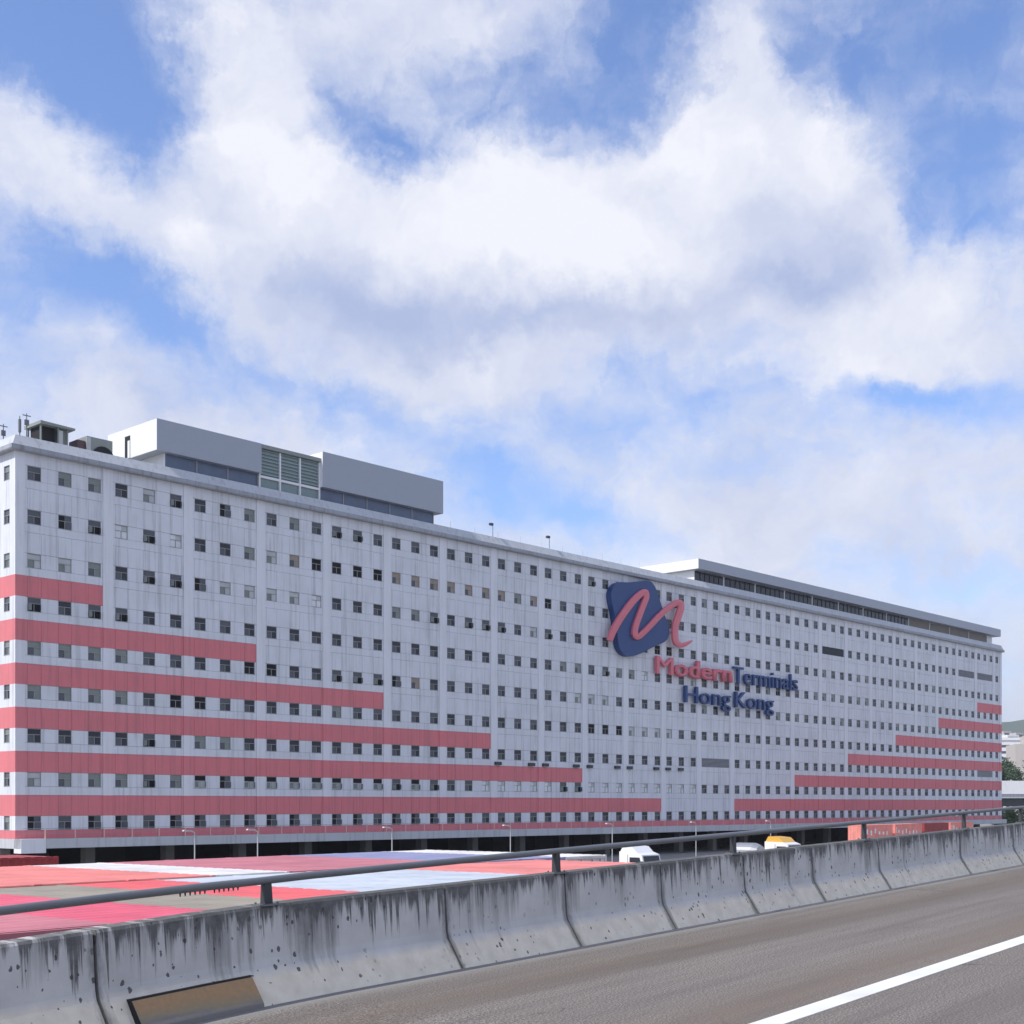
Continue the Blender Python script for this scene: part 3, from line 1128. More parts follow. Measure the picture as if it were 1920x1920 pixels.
# long room at the right-hand end
XR0, XR1 = 107.8, 218.9
mb = MB()
mb.box(XR0, XR1, 0.0, 15, CZ + 35.38, CZ + 36.88)
ph3 = mb.build('penthouse', [PANEL], bld)
mb = MB()
mb.box(XR0 - 0.02, XR0 - 0.002, 0.02, 14.98, CZ + 35.4, CZ + 36.86)
mb.build('end_panel', WPAN, ph3)
mb = MB()
mb.box(XR0 + 0.9, XR1 - 1.2, 1.4, 14.6, ZR, CZ + 35.37)
mb.build('room_wall', WPAN, ph3)
for k in range(12, 24):
    xa, xb = max(XR0 + 1.0, U0 + BAY * (k + 0.02)), min(XR1 - 1.4, U0 + BAY * (k + 0.96))
    mb = MB()
    mb.box(xa, xb, 1.30, 1.395, ZR + 0.05, CZ + 35.3)
    gp = mb.build('strip_window', G_D if k < 20 else plain('brown_strip_board', (0.2, 0.18, 0.16)), ph3)
    if k < 20:
        mb = MB()
        nn = 6
        for q in range(1, nn):
            x = xa + (xb - xa) * q / nn
            mb.box(x - 0.05, x + 0.05, 1.22, 1.299, ZR + 0.05, CZ + 35.3)
        mb.build('window_mullion', DKSTEEL, ph3)

# deck, apron railing and dark loading docks underneath ------------------
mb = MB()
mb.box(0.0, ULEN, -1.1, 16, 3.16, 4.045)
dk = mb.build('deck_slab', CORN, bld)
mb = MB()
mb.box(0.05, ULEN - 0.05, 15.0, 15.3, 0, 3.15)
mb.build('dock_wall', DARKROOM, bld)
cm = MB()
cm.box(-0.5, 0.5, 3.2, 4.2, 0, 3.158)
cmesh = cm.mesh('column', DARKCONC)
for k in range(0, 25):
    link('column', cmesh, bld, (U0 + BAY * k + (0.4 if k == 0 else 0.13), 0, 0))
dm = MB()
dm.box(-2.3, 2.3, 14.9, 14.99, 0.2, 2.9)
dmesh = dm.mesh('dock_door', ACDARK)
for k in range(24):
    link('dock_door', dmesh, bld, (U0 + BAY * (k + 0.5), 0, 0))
# white corner drop panel at the near end
mb = MB()
mb.box(0.0, 2.4, -1.15, 0.2, 2.75, 4.05)
mb.build('corner_panel', PILW, bld)
pm_ = MB()
pm_.box(-0.035, 0.035, -1.05, -0.98, 4.046, 5.0)
pmesh_ = pm_.mesh('railing_post', CREAM)
for k in range(72):
    link('railing_post', pmesh_, bld, (2.4 + k * BAY / 3, 0, 0))
mb = MB()
mb.tube((0.2, -1.015, 4.98), (ULEN - 0.2, -1.015, 4.98), 0.022, 6)
mb.tube((0.2, -1.015, 4.55), (ULEN - 0.2, -1.015, 4.55), 0.016, 6)
mb.build('deck_railing', FRAME, bld)


# thin safety rail along the open middle of the roof edge
mb = MB()
for i in range(13):
    x = 56.0 + i * 4.2
    mb.tube((x, 0.5, ZTOP + 1.5), (x, 0.5, ZTOP + 2.4), 0.02, 5)
mb.build('roof_railing', LAMPM, bld, kind='stuff')

# ------------------------------------------------------------------ things on the roof
def on_roof(u, y, z=ZR):
    p = bp(u, y)
    return (p.x, p.y, z)


ua, ub = ux(76, 3.5), ux(128, 3.5)
t = thing('cooling_tower', 'large dark open rooftop cooling unit with overhanging pale roof at the left corner', 'cooling unit', on_roof(ua, 3.5), BANG)
wd = ub - ua
ht = hz(76, 789, 3.5) - ZR
mb = MB()
mb.box(0, wd, 0.0, 2.6, 0, 0.5)
mb.build('base', ACGREY, t)
for x in (0, wd * 0.62, wd - 0.14):
    for y in (0, 2.46):
        mb = MB()
        mb.box(x, x + 0.14, y, y + 0.14, 0.5, ht - 0.3)
        mb.build('frame_post', ACGREY, t)
mb = MB()
mb.box(0.2, wd * 0.6, 0.5, 2.3, 0.5, ht - 0.32)
mb.build('fan_housing', ACDARK, t)
mb = MB()
mb.box(wd * 0.66, wd * 0.8, -0.03, 0.05, 0.6, ht - 0.5)
mb.build('access_panel', LAMPM, t)
mb = MB()
mb.box(wd * 0.82, wd, 0.3, 2.4, 0.5, ht - 0.35)
mb.build('side_panel', ACGREY, t)
mb = MB()
mb.prism([(-0.15, ht - 0.3), (wd + 0.55, ht - 0.3), (wd + 0.6, ht - 0.1), (-0.15, ht)], 'y', -0.3, 2.9)
mb.build('roof', ACGREY, t)

ua, ub = ux(163, 3.5), ux(211, 3.5)
t = thing('air_handler', 'smaller grey green rooftop air unit with round black fan opening', 'air unit', on_roof(ua, 3.5), BANG)
wd = ub - ua
ht = hz(190, 823, 3.5) - ZR
mb = MB()
mb.box(0, wd, 0, 2.2, 0, ht)
mb.build('casing', ACGREY, t)
mb = MB()
mb.tube((wd * 0.62, -0.01, ht * 0.42), (wd * 0.62, -0.14, ht * 0.42), ht * 0.36, 20)
mb.build('fan_opening', ACDARK, t)
mb = MB()
mb.box(-0.05, 0.4, -0.05, -0.005, 0.1, ht - 0.1)
mb.build('access_panel', LAMPM, t)
mb = MB()
mb.box(-0.9, -0.06, 0.2, 1.8, 0, ht - 0.5)
mb.build('side_box', plain('maroon_metal', (0.11, 0.06, 0.07)), t)

for i, (px, py, lab) in enumerate(((16, 797, 'short grey rooftop mast leftmost above the sunlit end wall'), (37, 780, 'plain thin rooftop mast nearest the building corner'),
                                   (50, 775, 'tallest thin rooftop mast with cross bar beside the cooling unit'))):
    yy = 1.6 if i else 4.0
    u = ux(px, yy) if i else 0.9
    hgt = hz(px, py, yy) - ZR
    t = thing('antenna_mast', lab, 'antenna', on_roof(u, yy), BANG, 'masts on the roof corner')
    mb = MB()
    mb.tube((0, 0, 0), (0, 0, hgt), 0.07, 8, 0.04)
    mb.build('mast', STEEL, t)
    mb = MB()
    if i != 1:
        mb.box(-0.4, 0.4, -0.03, 0.03, hgt - 0.25, hgt - 0.17)
        mb.box(-0.2, 0.2, -0.08, 0.08, hgt - 1.1, hgt - 0.6)
    else:
        mb.box(-0.1, 0.1, -0.1, 0.1, hgt - 1.5, hgt - 0.3)
    mb.build('aerial', STEEL, t)

t0 = None
for px, py, lab in ((924, 986, 'small roof edge floodlight on thin pole nearer the left penthouse'), (1030, 1011, 'small roof edge floodlight on thin pole nearer the emblem')):
    if t0 is None:
        t = t0 = thing('roof_floodlight', lab, 'floodlight', on_roof(ux(px, 0.9), 0.9), BANG, 'floodlights on the roof edge')
        hgt = hz(px, py, 0.9) - ZR
        mb = MB()
        mb.tube((0, 0, 0), (0, 0, hgt), 0.045, 6)
        mb.tube((0, 0, hgt), (-0.6, -0.3, hgt + 0.05), 0.035, 6)
        mb.build('pole', STEEL, t)
        mb = MB()
        mb.box(-0.95, -0.45, -0.55, -0.2, hgt - 0.1, hgt + 0.18)
        mb.build('lamp_head', DKSTEEL, t)
    else:
        t = copy_tree(t0)
        t.location = on_roof(ux(px, 0.9), 0.9)
        t['label'] = lab

# ------------------------------------------------------------------ emblem and lettering on the facade


def face_pt(cx, cy, y):
    """emblem sketch units -> facade u, z"""
    px, py = 1100 + cx / 8.0, 1060 + cy / 8.0
    return ux(px, y), hz(px, py, y)


def smooth_closed(pts, it=3):
    for _ in range(it):
        q = []
        n_ = len(pts)
        for i in range(n_):
            a, b2 = Vector(pts[i]), Vector(pts[(i + 1) % n_])
            q += [a * 0.75 + b2 * 0.25, a * 0.25 + b2 * 0.75]
        pts = q
    return pts


emb = thing('wall_emblem', 'big raised navy rounded panel with coral brush stroke mounted on the white facade', 'emblem', (C0.x, C0.y, 0), BANG)
outline = [(335, 500), (345, 370), (400, 285), (475, 250), (560, 262), (760, 245), (885, 225), (965, 265), (1020, 370), (1105, 640), (1180, 850), (1212, 960), (1205, 1080), (1140, 1160),
           (960, 1230), (790, 1325), (640, 1378), (530, 1345), (455, 1240), (435, 1080), (400, 760)]
poly = [face_pt(p[0], p[1], -0.6) for p in smooth_closed(outline, 2)]
mb = MB()
mb.prism(poly, 'y', -0.95, -0.06)
mb.build('backing_panel', BLUE, emb)


def catmull(pts, n_=8):
    out = []
    P = [pts[0]] + pts + [pts[-1]]
    for i in range(1, len(P) - 2):
        p0, p1, p2, p3 = (Vector(P[i + j]) for j in (-1, 0, 1, 2))
        for t_ in range(n_):
            t = t_ / n_
            out.append(0.5 * ((2 * p1) + (p2 - p0) * t + (2 * p0 - 5 * p1 + 4 * p2 - p3) * t * t + (3 * p1 - p0 - 3 * p2 + p3) * t ** 3))
    out.append(Vector(pts[-1]))
    return out


# centre line with half width
stroke = [(350, 1130, 42), (400, 990, 50), (480, 840, 54), (600, 660, 54), (720, 510, 54), (830, 415, 50), (885, 400, 42), (895, 480, 46), (850, 600, 46), (790, 760, 46), (735, 920, 46), (725, 1030, 46),
          (765, 1075, 46), (850, 1010, 46), (960, 900, 46), (1090, 760, 46), (1210, 655, 44), (1330, 570, 44), (1400, 560, 48), (1415, 640, 52), (1380, 760, 52), (1335, 900, 50), (1325, 1040, 46), (1345, 1150, 46),
          (1420, 1200, 40), (1520, 1165, 26), (1580, 1130, 8)]
cl = catmull([Vector(s) for s in stroke], 5)
mb = MB()
L_, R_ = [], []
for i, c in enumerate(cl):
    a = cl[max(0, i - 1)]
    b2 = cl[min(len(cl) - 1, i + 1)]
    c = Vector((c.x, c.y, c.z * 0.86))
    d = Vector((b2.x - a.x, b2.y - a.y)).normalized()
    nrm = Vector((-d.y, d.x))
    L_.append(face_pt(c.x + nrm.x * c.z, c.y + nrm.y * c.z, -1.2))
    R_.append(face_pt(c.x - nrm.x * c.z, c.y - nrm.y * c.z, -1.2))
YF, YB = -1.28, -0.96
for i in range(len(cl) - 1):
    l0, l1, r0, r1 = L_[i], L_[i + 1], R_[i], R_[i + 1]
    m0 = ((l0[0] + r0[0]) / 2, (l0[1] + r0[1]) / 2)
    m1 = ((l1[0] + r1[0]) / 2, (l1[1] + r1[1]) / 2)
    yf0 = YF - 0.07
    mb.quad([(l0[0], YF, l0[1]), (l1[0], YF, l1[1]), (m1[0], yf0, m1[1]), (m0[0], yf0, m0[1])])
    mb.quad([(m0[0], yf0, m0[1]), (m1[0], yf0, m1[1]), (r1[0], YF, r1[1]), (r0[0], YF, r0[1])])
    mb.quad([(l0[0], YB, l0[1]), (l1[0], YB, l1[1]), (l1[0], YF, l1[1]), (l0[0], YF, l0[1])])
    mb.quad([(r0[0], YF, r0[1]), (r1[0], YF, r1[1]), (r1[0], YB, r1[1]), (r0[0], YB, r0[1])])
    mb.quad([(l0[0], YB, l0[1]), (r0[0], YB, r0[1]), (r1[0], YB, r1[1]), (l1[0], YB, l1[1])])
for e_ in (0, -1):
    mb.quad([(L_[e_][0], YF, L_[e_][1]), (R_[e_][0], YF, R_[e_][1]), (R_[e_][0], YB, R_[e_][1]), (L_[e_][0], YB, L_[e_][1])])
mb.build('brush_stroke', RED, emb)
mb = MB()
for (cx, cy) in ((1400, 620), (1340, 1000), (370, 1090)):
    u_, z_ = face_pt(cx, cy, -0.9)
    mb.box(u_ - 0.12, u_ + 0.12, YB - 0.01, -0.05, z_ - 0.12, z_ + 0.12)
mb.build('bracket', STEEL, emb)


def text_mesh(ch, bold):
    cu = bpy.data.curves.new('t', 'FONT')
    cu.body = ch
    cu.size = 1.0
    cu.offset = bold
    cu.extrude = 0.0
    cu.resolution_u = 3
    ob = bpy.data.objects.new('t', cu)
    COL.objects.link(ob)
    bpy.context.view_layer.update()
    dg = bpy.context.evaluated_depsgraph_get()
    me = bpy.data.meshes.new_from_object(ob.evaluated_get(dg))
    xs = [v.co.x for v in me.vertices] or [0]
    bpy.data.objects.remove(ob)
    bpy.data.curves.remove(cu)
    return me, min(xs), max(xs)


def lettering(word, u0, u1, zbase, cap, material, label, bold=0.035):
    t = thing('sign_lettering', label, 'lettering', (C0.x, C0.y, 0), BANG, 'raised words on the facade')
    pen = []
    full, fx0, fx1 = text_mesh(word, bold)
    k = (u1 - u0) / (fx1 - fx0)
    for i, ch in enumerate(word):
        me, a, b2 = text_mesh(ch, 0.0 if ch == 'M' else 0.018 if word == 'Modern' else bold)
        pre, pa_, pb = text_mesh(word[:i + 1], bold)
        off = pb - b2
        bm = bmesh.new()
        bm.from_mesh(me)
        r_ = bmesh.ops.extrude_face_region(bm, geom=bm.faces[:])
        vs = [x for x in r_['geom'] if isinstance(x, bmesh.types.BMVert)]
        for v in vs:
            v.co.z += 1.0
        for v in bm.verts:
            x, y, z = v.co
            v.co = (u0 + (x + off - fx0 + (a + b2) * 0) * k, -0.75 + 0.45 * (1 - z), zbase + y * cap / 0.69)
        bmesh.ops.recalc_face_normals(bm, faces=bm.faces)
        m2 = bpy.data.meshes.new('letter')
        bm.to_mesh(m2)
        bm.free()
        m2.materials.append(material)
        link('letter', m2, t)


lettering('Modern', 96.4, 115.9, CZ + 18.78, 2.55, RED, 'coral red raised word just under the emblem stroke on the facade', 0.0)
lettering('Terminals', 116.3, 135.3, CZ + 18.72, 2.6, BLUE, 'navy blue raised word right of the coral word on the facade', 0.0)
lettering('Hong', 103.4, 115.5, CZ + 15.02, 2.5, BLUE, 'navy blue raised first word of the lower sign line', 0.0)
lettering('Kong', 116.8, 127.9, CZ + 14.98, 2.5, BLUE, 'navy blue raised second word of the lower sign line', 0.0)

# ------------------------------------------------------------------ containers
CE = Vector((1990, 2505.0)).normalized()
CANG = math.atan2(CE.y, CE.x)
CHT = 2.72
CW = 2.446


def cpos(x, y):
    return Vector((CE.x * x - CE.y * y, CE.y * x + CE.x * y, 0))


def corr(mb, length, z0, z1, depth, flip, axis, fixed, inward):
    """trapezoid corrugated sheet running along one side"""
    n_ = max(6, int(length / 0.28))
    p = length / n_
    pts = []
    for i in range(n_):
        a = i * p
        pts += [(a, 0), (a + p * 0.25, 0), (a + p * 0.45, depth), (a + p * 0.8, depth)]
    pts.append((length, 0))
    for (a, d0), (b2, d1) in zip(pts, pts[1:]):
        if axis == 'y':
            q = [(fixed + inward * d0, a, z0), (fixed + inward * d1, b2, z0), (fixed + inward * d1, b2, z1), (fixed + inward * d0, a, z1)]
        else:
            q = [(a, fixed + inward * d0, z0), (b2, fixed + inward * d1, z0), (b2, fixed + inward * d1, z1), (a, fixed + inward * d0, z1)]
        mb.quad(q)


def make_container(L, colour, label, group):
    """local frame: width along x from 0 to CW, length along y from 0 to L"""
    m_ = CONT[colour]
    t = thing('shipping_container', label, 'container', (0, 0, 0), CANG, group)
    f_ = MB()
    s = 0.1
    for x in (0, CW - s):
        for y in (0, L - s):
            f_.box(x, x + s, y, y + s, 0, CHT)
        f_.box(x, x + s, s, L - s, 0, 0.14)
        f_.box(x, x + s, s, L - s, CHT - 0.08, CHT - 0.02)
    for y in (0, L - s):
        f_.box(s, CW - s, y, y + s, 0, 0.14)
        f_.box(s, CW - s, y, y + s, CHT - 0.11, CHT - 0.02)
    f_.build('frame', m_, t)
    for fx, inn in ((0.012, 1), (CW - 0.012, -1)):
        w_ = MB()
        corr(w_, L - 2 * s, 0.14, CHT - 0.08, 0.036, False, 'y', fx, inn)
        w_.v = [(x, y + s, z) for x, y, z in w_.v]
        w_.build('side_wall', m_, t)
    e_ = MB()
    corr(e_, CW - 2 * s, 0.14, CHT - 0.11, 0.04, False, 'x', L - 0.012, -1)
    e_.v = [(x + s, y, z) for x, y, z in e_.v]
    e_.build('end_wall', m_, t)
    r_ = MB()
    n_ = int(L / 0.42)
    p = (L - 2 * s) / n_
    for i in range(n_):
        y = s + i * p
        z = CHT - 0.012
        pts = [(y, z), (y + p * 0.2, z), (y + p * 0.35, z + 0.011), (y + p * 0.85, z + 0.011), (y + p, z)]
        for (a, z0_), (b2, z1_) in zip(pts, pts[1:]):
            r_.quad([(0.0, a, z0_), (CW, a, z0_), (CW, b2, z1_), (0.0, b2, z1_)])
    r_.build('roof', m_, t)
    for hx in (0, 1):
        d_ = MB()
        x0 = s + hx * (CW / 2 - s) + 0.01
        d_.box(x0, x0 + CW / 2 - s - 0.02, 0.02, 0.06, 0.15, CHT - 0.12)
        dd = d_.build('door', m_, t)
        k_ = MB()
        for fx in (0.3, 0.72):
            xx = x0 + fx * (CW / 2 - s)
            k_.tube((xx, 0.0, 0.16), (xx, 0.0, CHT - 0.13), 0.018, 6)
        k_.build('lock_rod', FRAME, dd)
    return t


_protos = {}


def container(L, colour, x, y, z, label, group):
    key = (L, colour)
    if key not in _protos:
        t = _protos[key] = make_container(L, colour, label, group)
    else:
        t = copy_tree(_protos[key])
        t['label'] = label
        t['group'] = group
    p = cpos(x, y)
    t.location = (p.x, p.y, z)
    return t


PITCH = 2.45
CL = 8.45
NL = 9.1
near = {-4: 'red', -3: 'dusty pink', -2: 'dusty pink', -1: 'dusty pink', 0: 'hot pink', 1: 'beige', 2: 'red', 3: 'pale blue', 4: 'pale blue', 5: 'pale blue', 6: 'salmon', 7: 'salmon', 8: 'salmon'}
LABN = {
    -4: 'red container at the bottom left edge of the near row', -3: 'dusty pink container at far left of the near row', -2: 'dusty pink container second left of the hot pink one',
    -1: 'dusty pink ribbed container just left of the hot pink one', 0: 'hot pink container roof between dusty pink and beige ones', 1: 'beige grey container roof between hot pink and red ones',
    2: 'bright red container roof between beige and pale blue ones', 3: 'pale blue white container roof touching the bright red one', 4: 'middle of three pale blue white container roofs',
    5: 'pale blue white container roof touching the salmon ones', 6: 'salmon container roof touching the pale blue ones', 7: 'second salmon container roof right of the pale blue ones',
    8: 'salmon container at the right end of the near row'}
for i, c in near.items():
    x = 11.88 + PITCH * i
    y = 25.95 - NL
    container(NL, c, x, y, CHT, LABN[i], 'container roofs in the near row')
    container(NL, c, x, y, 0, 'container underneath the near row of roofs', 'lower containers under the near row')
far = {-3: 'salmon', -2: 'salmon', -1: 'salmon', 0: 'white', 1: 'dusty pink', 2: 'dusty pink', 3: 'dusty pink', 4: 'lilac', 5: 'lilac', 6: 'white'}
LABF = {-3: 'leftmost salmon container of the far row below the dark red one', -2: 'middle salmon container of the far row', -1: 'salmon container of the far row touching the white one',
        0: 'white container roof between salmon and dusty pink in the far row', 1: 'dusty pink roof touching the white one in the far row', 2: 'middle dusty pink roof of the far row',
        3: 'dusty pink roof touching the lilac ones in the far row', 4: 'lilac container roof touching the dusty pink ones', 5: 'lilac container roof touching the bright white ones',
        6: 'bright white roof touching the lilac ones at the right end of the far row'}
for i, c in far.items():
    x = 21.4 + PITCH * i
    container(CL, c, x, 26.4, CHT, LABF[i], 'container roofs in the far row')
    container(CL, c, x, 26.4, 0, 'container underneath the far row of roofs', 'lower containers under the far row')
# dark red pair behind, long side towards the road
for z, lab in ((CHT, 'dark red ribbed container with its long side showing beyond the far row'), (0, 'dark red container underneath the ribbed dark red one')):
    t = make_container(12.19, 'dark red', lab, 'dark red containers beyond the rows')
    p = cpos(25.9, 40.2)
    t.location = (p.x, p.y, z)
    t.rotation_euler = (0, 0, CANG + R(90))
    p = cpos(25.9, 40.2)

# red containers on trailers in front of the building, on the right
TR_D = 206.0
TRZ = 1.25
p0 = Vector(((1590 - 960) / 2505.0 * TR_D, TR_D))
DIRR = Vector((2824 - 960, 2505.0)).normalized()
RA = math.atan2(DIRR.y, DIRR.x)
lab_r = ['orange red container with white marks on a trailer nearest the dock, left of the queue', 'orange red container with white marks behind the first on a trailer', 'dark red container third in the trailer queue at the right', 'orange red container last in the trailer queue at the far right']
pnt = MB()
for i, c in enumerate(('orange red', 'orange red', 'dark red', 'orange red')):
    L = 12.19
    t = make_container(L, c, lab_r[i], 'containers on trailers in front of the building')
    s = i * 13.4
    # local y along DIRR, local x to the right of it
    q = p0 + DIRR * s
    t.location = (q.x, q.y, TRZ)
    t.rotation_euler = (0, 0, RA - R(90))
    if c == 'orange red':
        mk = MB()
        random.seed(20 + i)
        for k in range(6):
            y = 1.3 + k * 1.65
            hgt = random.uniform(0.45, 0.8)
            z = 1.1 + random.uniform(-0.1, 0.35)
            mk.box(CW + 0.002, CW + 0.006, y, y + random.uniform(0.35, 0.7), z, z + hgt)
        mk.box(CW + 0.002, CW + 0.006, 0.4, 0.7, 1.3, 2.3)
        mk.build('painted_mark', TRUCKW, t)
    tr = thing('container_trailer', ('skeletal trailer under the first orange red container', 'skeletal trailer under the second orange red container', 'skeletal trailer under the dark red container', 'skeletal trailer under the last orange red container')[i],
               'trailer', (q.x, q.y, 0), RA - R(90), 'trailers in front of the building')
    mb = MB()
    mb.box(0.5, 0.7, 0.2, L - 0.2, 0.85, TRZ - 0.004)
    mb.box(CW - 0.7, CW - 0.5, 0.2, L - 0.2, 0.85, TRZ - 0.004)
    for y in (0.2, 4, 8, L - 0.5):
        mb.box(0, CW, y, y + 0.3, TRZ - 0.2, TRZ - 0.006)
    mb.build('chassis', DKSTEEL, tr)
    for y in (1.6, 2.9, L - 1.2):
        for x in (0.05, CW - 0.35):
            mb = MB()
            mb.tube((x, y, 0.5), (x + 0.3, y, 0.5), 0.5, 16)
            mb.build('wheel', RUBBER, tr)

# ------------------------------------------------------------------ trucks
HEAD = Vector((EU.y, -EU.x))       # driving direction of the two trucks, square to the long facade


def truck(px_rear, D, top, length, roof_mat, label, name='truck_cab'):
    """local x forward (towards HEAD), y left, z up"""
    x0 = (px_rear - 960) / 2505.0 * D
    t = thing(name, label, 'truck', (x0, D, 0), math.atan2(HEAD.y, HEAD.x), 'trucks in the yard')
    Wd = 2.4
    mb = MB()
    mb.prism([(0.0, 0.75), (length, 0.75), (length + 0.05, 1.7), (length - 0.32, top - 0.75), (length - 0.9, top - 0.55), (0.0, top - 0.5)], 'y', -Wd / 2, Wd / 2)
    mb.build('cab_body', TRUCKW, t)
    mb = MB()
    mb.prism([(0.05, top - 0.51), (length - 0.85, top - 0.56), (length - 1.35, top - 0.1), (0.35, top)], 'y', -Wd / 2 + 0.08, Wd / 2 - 0.08)
    mb.build('roof_fairing', roof_mat, t)
    mb = MB()
    for sy in (-1, 1):
        y = sy * (Wd / 2 + 0.004)
        mb.prism([(length - 1.55, 1.75), (length - 0.2, 1.75), (length - 0.52, top - 0.95), (length - 1.55, top - 0.95)], 'y', min(y, y - sy * 0.02), max(y, y - sy * 0.02))
    mb.build('side_window', G_D, t)
    mb = MB()
    a = Vector((length + 0.0, 0, 1.78))
    b2 = Vector((length - 0.30, 0, top - 0.85))
    off = Vector((0.03, 0, 0.01))
    mb.quad([a + off + Vector((0, -1.05, 0)), a + off + Vector((0, 1.05, 0)), b2 + off + Vector((0, 1.05, 0)), b2 + off + Vector((0, -1.05, 0))])
    mb.build('windscreen', G_D, t)
    mb = MB()
    for sy in (-1, 1):
        mb.box(length - 0.35, length - 0.1, sy * (Wd / 2 + 0.2) - 0.12, sy * (Wd / 2 + 0.2) + 0.12, 1.8, 2.6)
        mb.tube((length - 0.25, sy * Wd / 2, 2.55), (length - 0.25, sy * (Wd / 2 + 0.2), 2.55), 0.03, 6)
    mb.build('mirror', DKSTEEL, t)
    mb = MB()
    for sy in (-1, 1):
        mb.box(length - 1.75, length - 1.70, sy * (Wd / 2 + 0.004) - 0.006, sy * (Wd / 2 + 0.004) + 0.006, 0.9, top - 0.75)
    mb.build('door_seam', STEEL, t)
    mb = MB()
    mb.box(length - 0.05, length + 0.15, -1.15, 1.15, 0.45, 0.95)
    mb.build('bumper', STEEL, t)
    for x in (length - 1.1, 0.3, -2.4):
        for sy in (-1, 1):
            mb = MB()
            mb.tube((x, sy * 0.85, 0.5), (x, sy * 1.2, 0.5), 0.5, 18)
            mb.build('wheel', RUBBER, t)
    mb = MB()
    mb.box(-3.6, 0.0, -0.5, 0.5, 0.6, 0.95)
    mb.build('chassis', DKSTEEL, t)
    return t


truck(1178, 110, 3.85, 2.6, TRUCKW, 'white high roof truck cab just above the parapet right of the salmon containers')
truck(1446, 132, 4.05, 2.9, TRUCKY, 'white truck cab with yellow roof fairing near the middle of the parapet')
# silver tank trailer behind the second truck
p = Vector(((1446 - 960) / 2505.0 * 132, 132))
t = thing('tank_trailer', 'rounded silver and white tank trailer coupled behind the yellow roofed truck', 'trailer', (p.x - HEAD.x * 0.6, p.y - HEAD.y * 0.6, 0), math.atan2(HEAD.y, HEAD.x))
mb = MB()
secs = [(-3.9, 0.25), (-3.75, 0.7), (-3.3, 1.0), (-1.2, 1.0), (-0.6, 0.75), (-0.4, 0.3)]
n_ = 20
rings = []
for x, rr in secs:
    ring = []
    for i in range(n_):
        a = 2 * math.pi * i / n_
        ring.append((x, math.cos(a) * rr * 1.1, 2.35 + math.sin(a) * rr))
    rings.append(ring)
for a, b2 in zip(rings, rings[1:]):
    for i in range(n_):
        j = (i + 1) % n_
        mb.quad([a[i], a[j], b2[j], b2[i]])
mb.quad(rings[0])
mb.quad(rings[-1])
tk = mb.build('tank', SILVER, t)
for p_ in tk.data.polygons:
    p_.use_smooth = True
mb = MB()
mb.box(-3.8, -0.2, -0.6, 0.6, 0.9, 1.36)
mb.build('chassis', DKSTEEL, t)
for x in (-3.3, -2.2):
    for sy in (-1, 1):
        mb = MB()
        mb.tube((x, sy * 0.8, 0.5), (x, sy * 1.15, 0.5), 0.5, 16)
        mb.build('wheel', RUBBER, t)

# ------------------------------------------------------------------ yard lamps
lamp0 = None
LY = -21.0
for px, lab in ((365, 'leftmost slim white yard lamp in front of the dark docks'), (483, 'second slim white yard lamp from the left'), (735, 'slim white yard lamp third from the left, above the lilac roofs'),
                (957, 'slim white yard lamp above the bright white roofs'), (1148, 'slim white yard lamp just left of the white truck cab'), (1305, 'slim white yard lamp between the two trucks'),
                (1445, 'rightmost slim white yard lamp behind the yellow roofed truck')):
    u = ux(px, LY)
    p = bp(u, LY)
    if lamp0 is None:
        t = lamp0 = thing('yard_lamp', lab, 'street lamp', (p.x, p.y, 0), BANG, 'yard lamps in front of the building')
        mb = MB()
        mb.tube((0, 0, 0), (0, 0, 4.85), 0.06, 8, 0.045)
        mb.tube((0, 0, 4.85), (-0.35, 0, 4.98), 0.045, 6)
        mb.build('pole', LAMPM, t)
        mb = MB()
        mb.prism([(-1.15, 4.98), (-0.3, 4.93), (-0.3, 5.05), (-1.05, 5.1)], 'y', -0.13, 0.13)
        mb.build('lamp_head', LAMPM, t)
        mb = MB()
        mb.box(-0.18, 0.18, -0.18, 0.18, 0, 0.3)
        mb.build('base', CORN, t)
    else:
        t = copy_tree(lamp0)
        t.location = (p.x, p.y, 0)
        t['label'] = lab

# ------------------------------------------------------------------ far right background


def at(px, py, d):
    return Vector(((px - 960) / 2505.0 * d, d, CZ + (1508 - py) / 2505.0 * d))


t = thing('elevated_viaduct', 'white sided elevated viaduct crossing behind the right end of the building', 'viaduct', (at(1895, 0, 420).x, 420, 0), R(4))
zt = at(0, 1464, 420).z
zb = at(0, 1487, 420).z
mb = MB()
mb.box(-160, 120, 0, 12, zb - 1.6, zb - 0.3)
mb.build('deck', CORN, t)
mb = MB()
mb.box(-160, 120, -0.4, 0.0, zb - 0.3, zt)
mb.build('parapet', FARW, t)
mb = MB()
mb.box(-160, 120, 1.5, 10, zb - 4.2, zb - 1.6)
mb.build('girder', DKSTEEL, t)
for x in (-135, -105, -75, -45, -15, 15, 45, 75, 105):
    mb = MB()
    mb.box(x - 1.2, x + 1.2, 4.5, 7.5, 0, zb - 4.2)
    mb.build('pier', CORN, t)

p = at(1904, 1395, 640)
t = thing('apartment_tower', 'plain beige tower at the right edge beyond the white viaduct', 'tower block', (p.x, p.y, 0), R(-8))
mb = MB()
mb.box(0, 26, 0, 20, 0, p.z)
mb.build('wall', BEIGE, t)
mb = MB()
mb.box(5, 12, 4, 12, p.z, p.z + 4)
mb.build('roof_room', BEIGE, t)
for r in range(8):
    for c in range(3):
        mb = MB()
        mb.box(6 + c * 6.5, 8.2 + c * 6.5, -0.06, 0.1, 4 + r * 3.6, 5.6 + r * 3.6)
        mb.build('window', G_M, t)

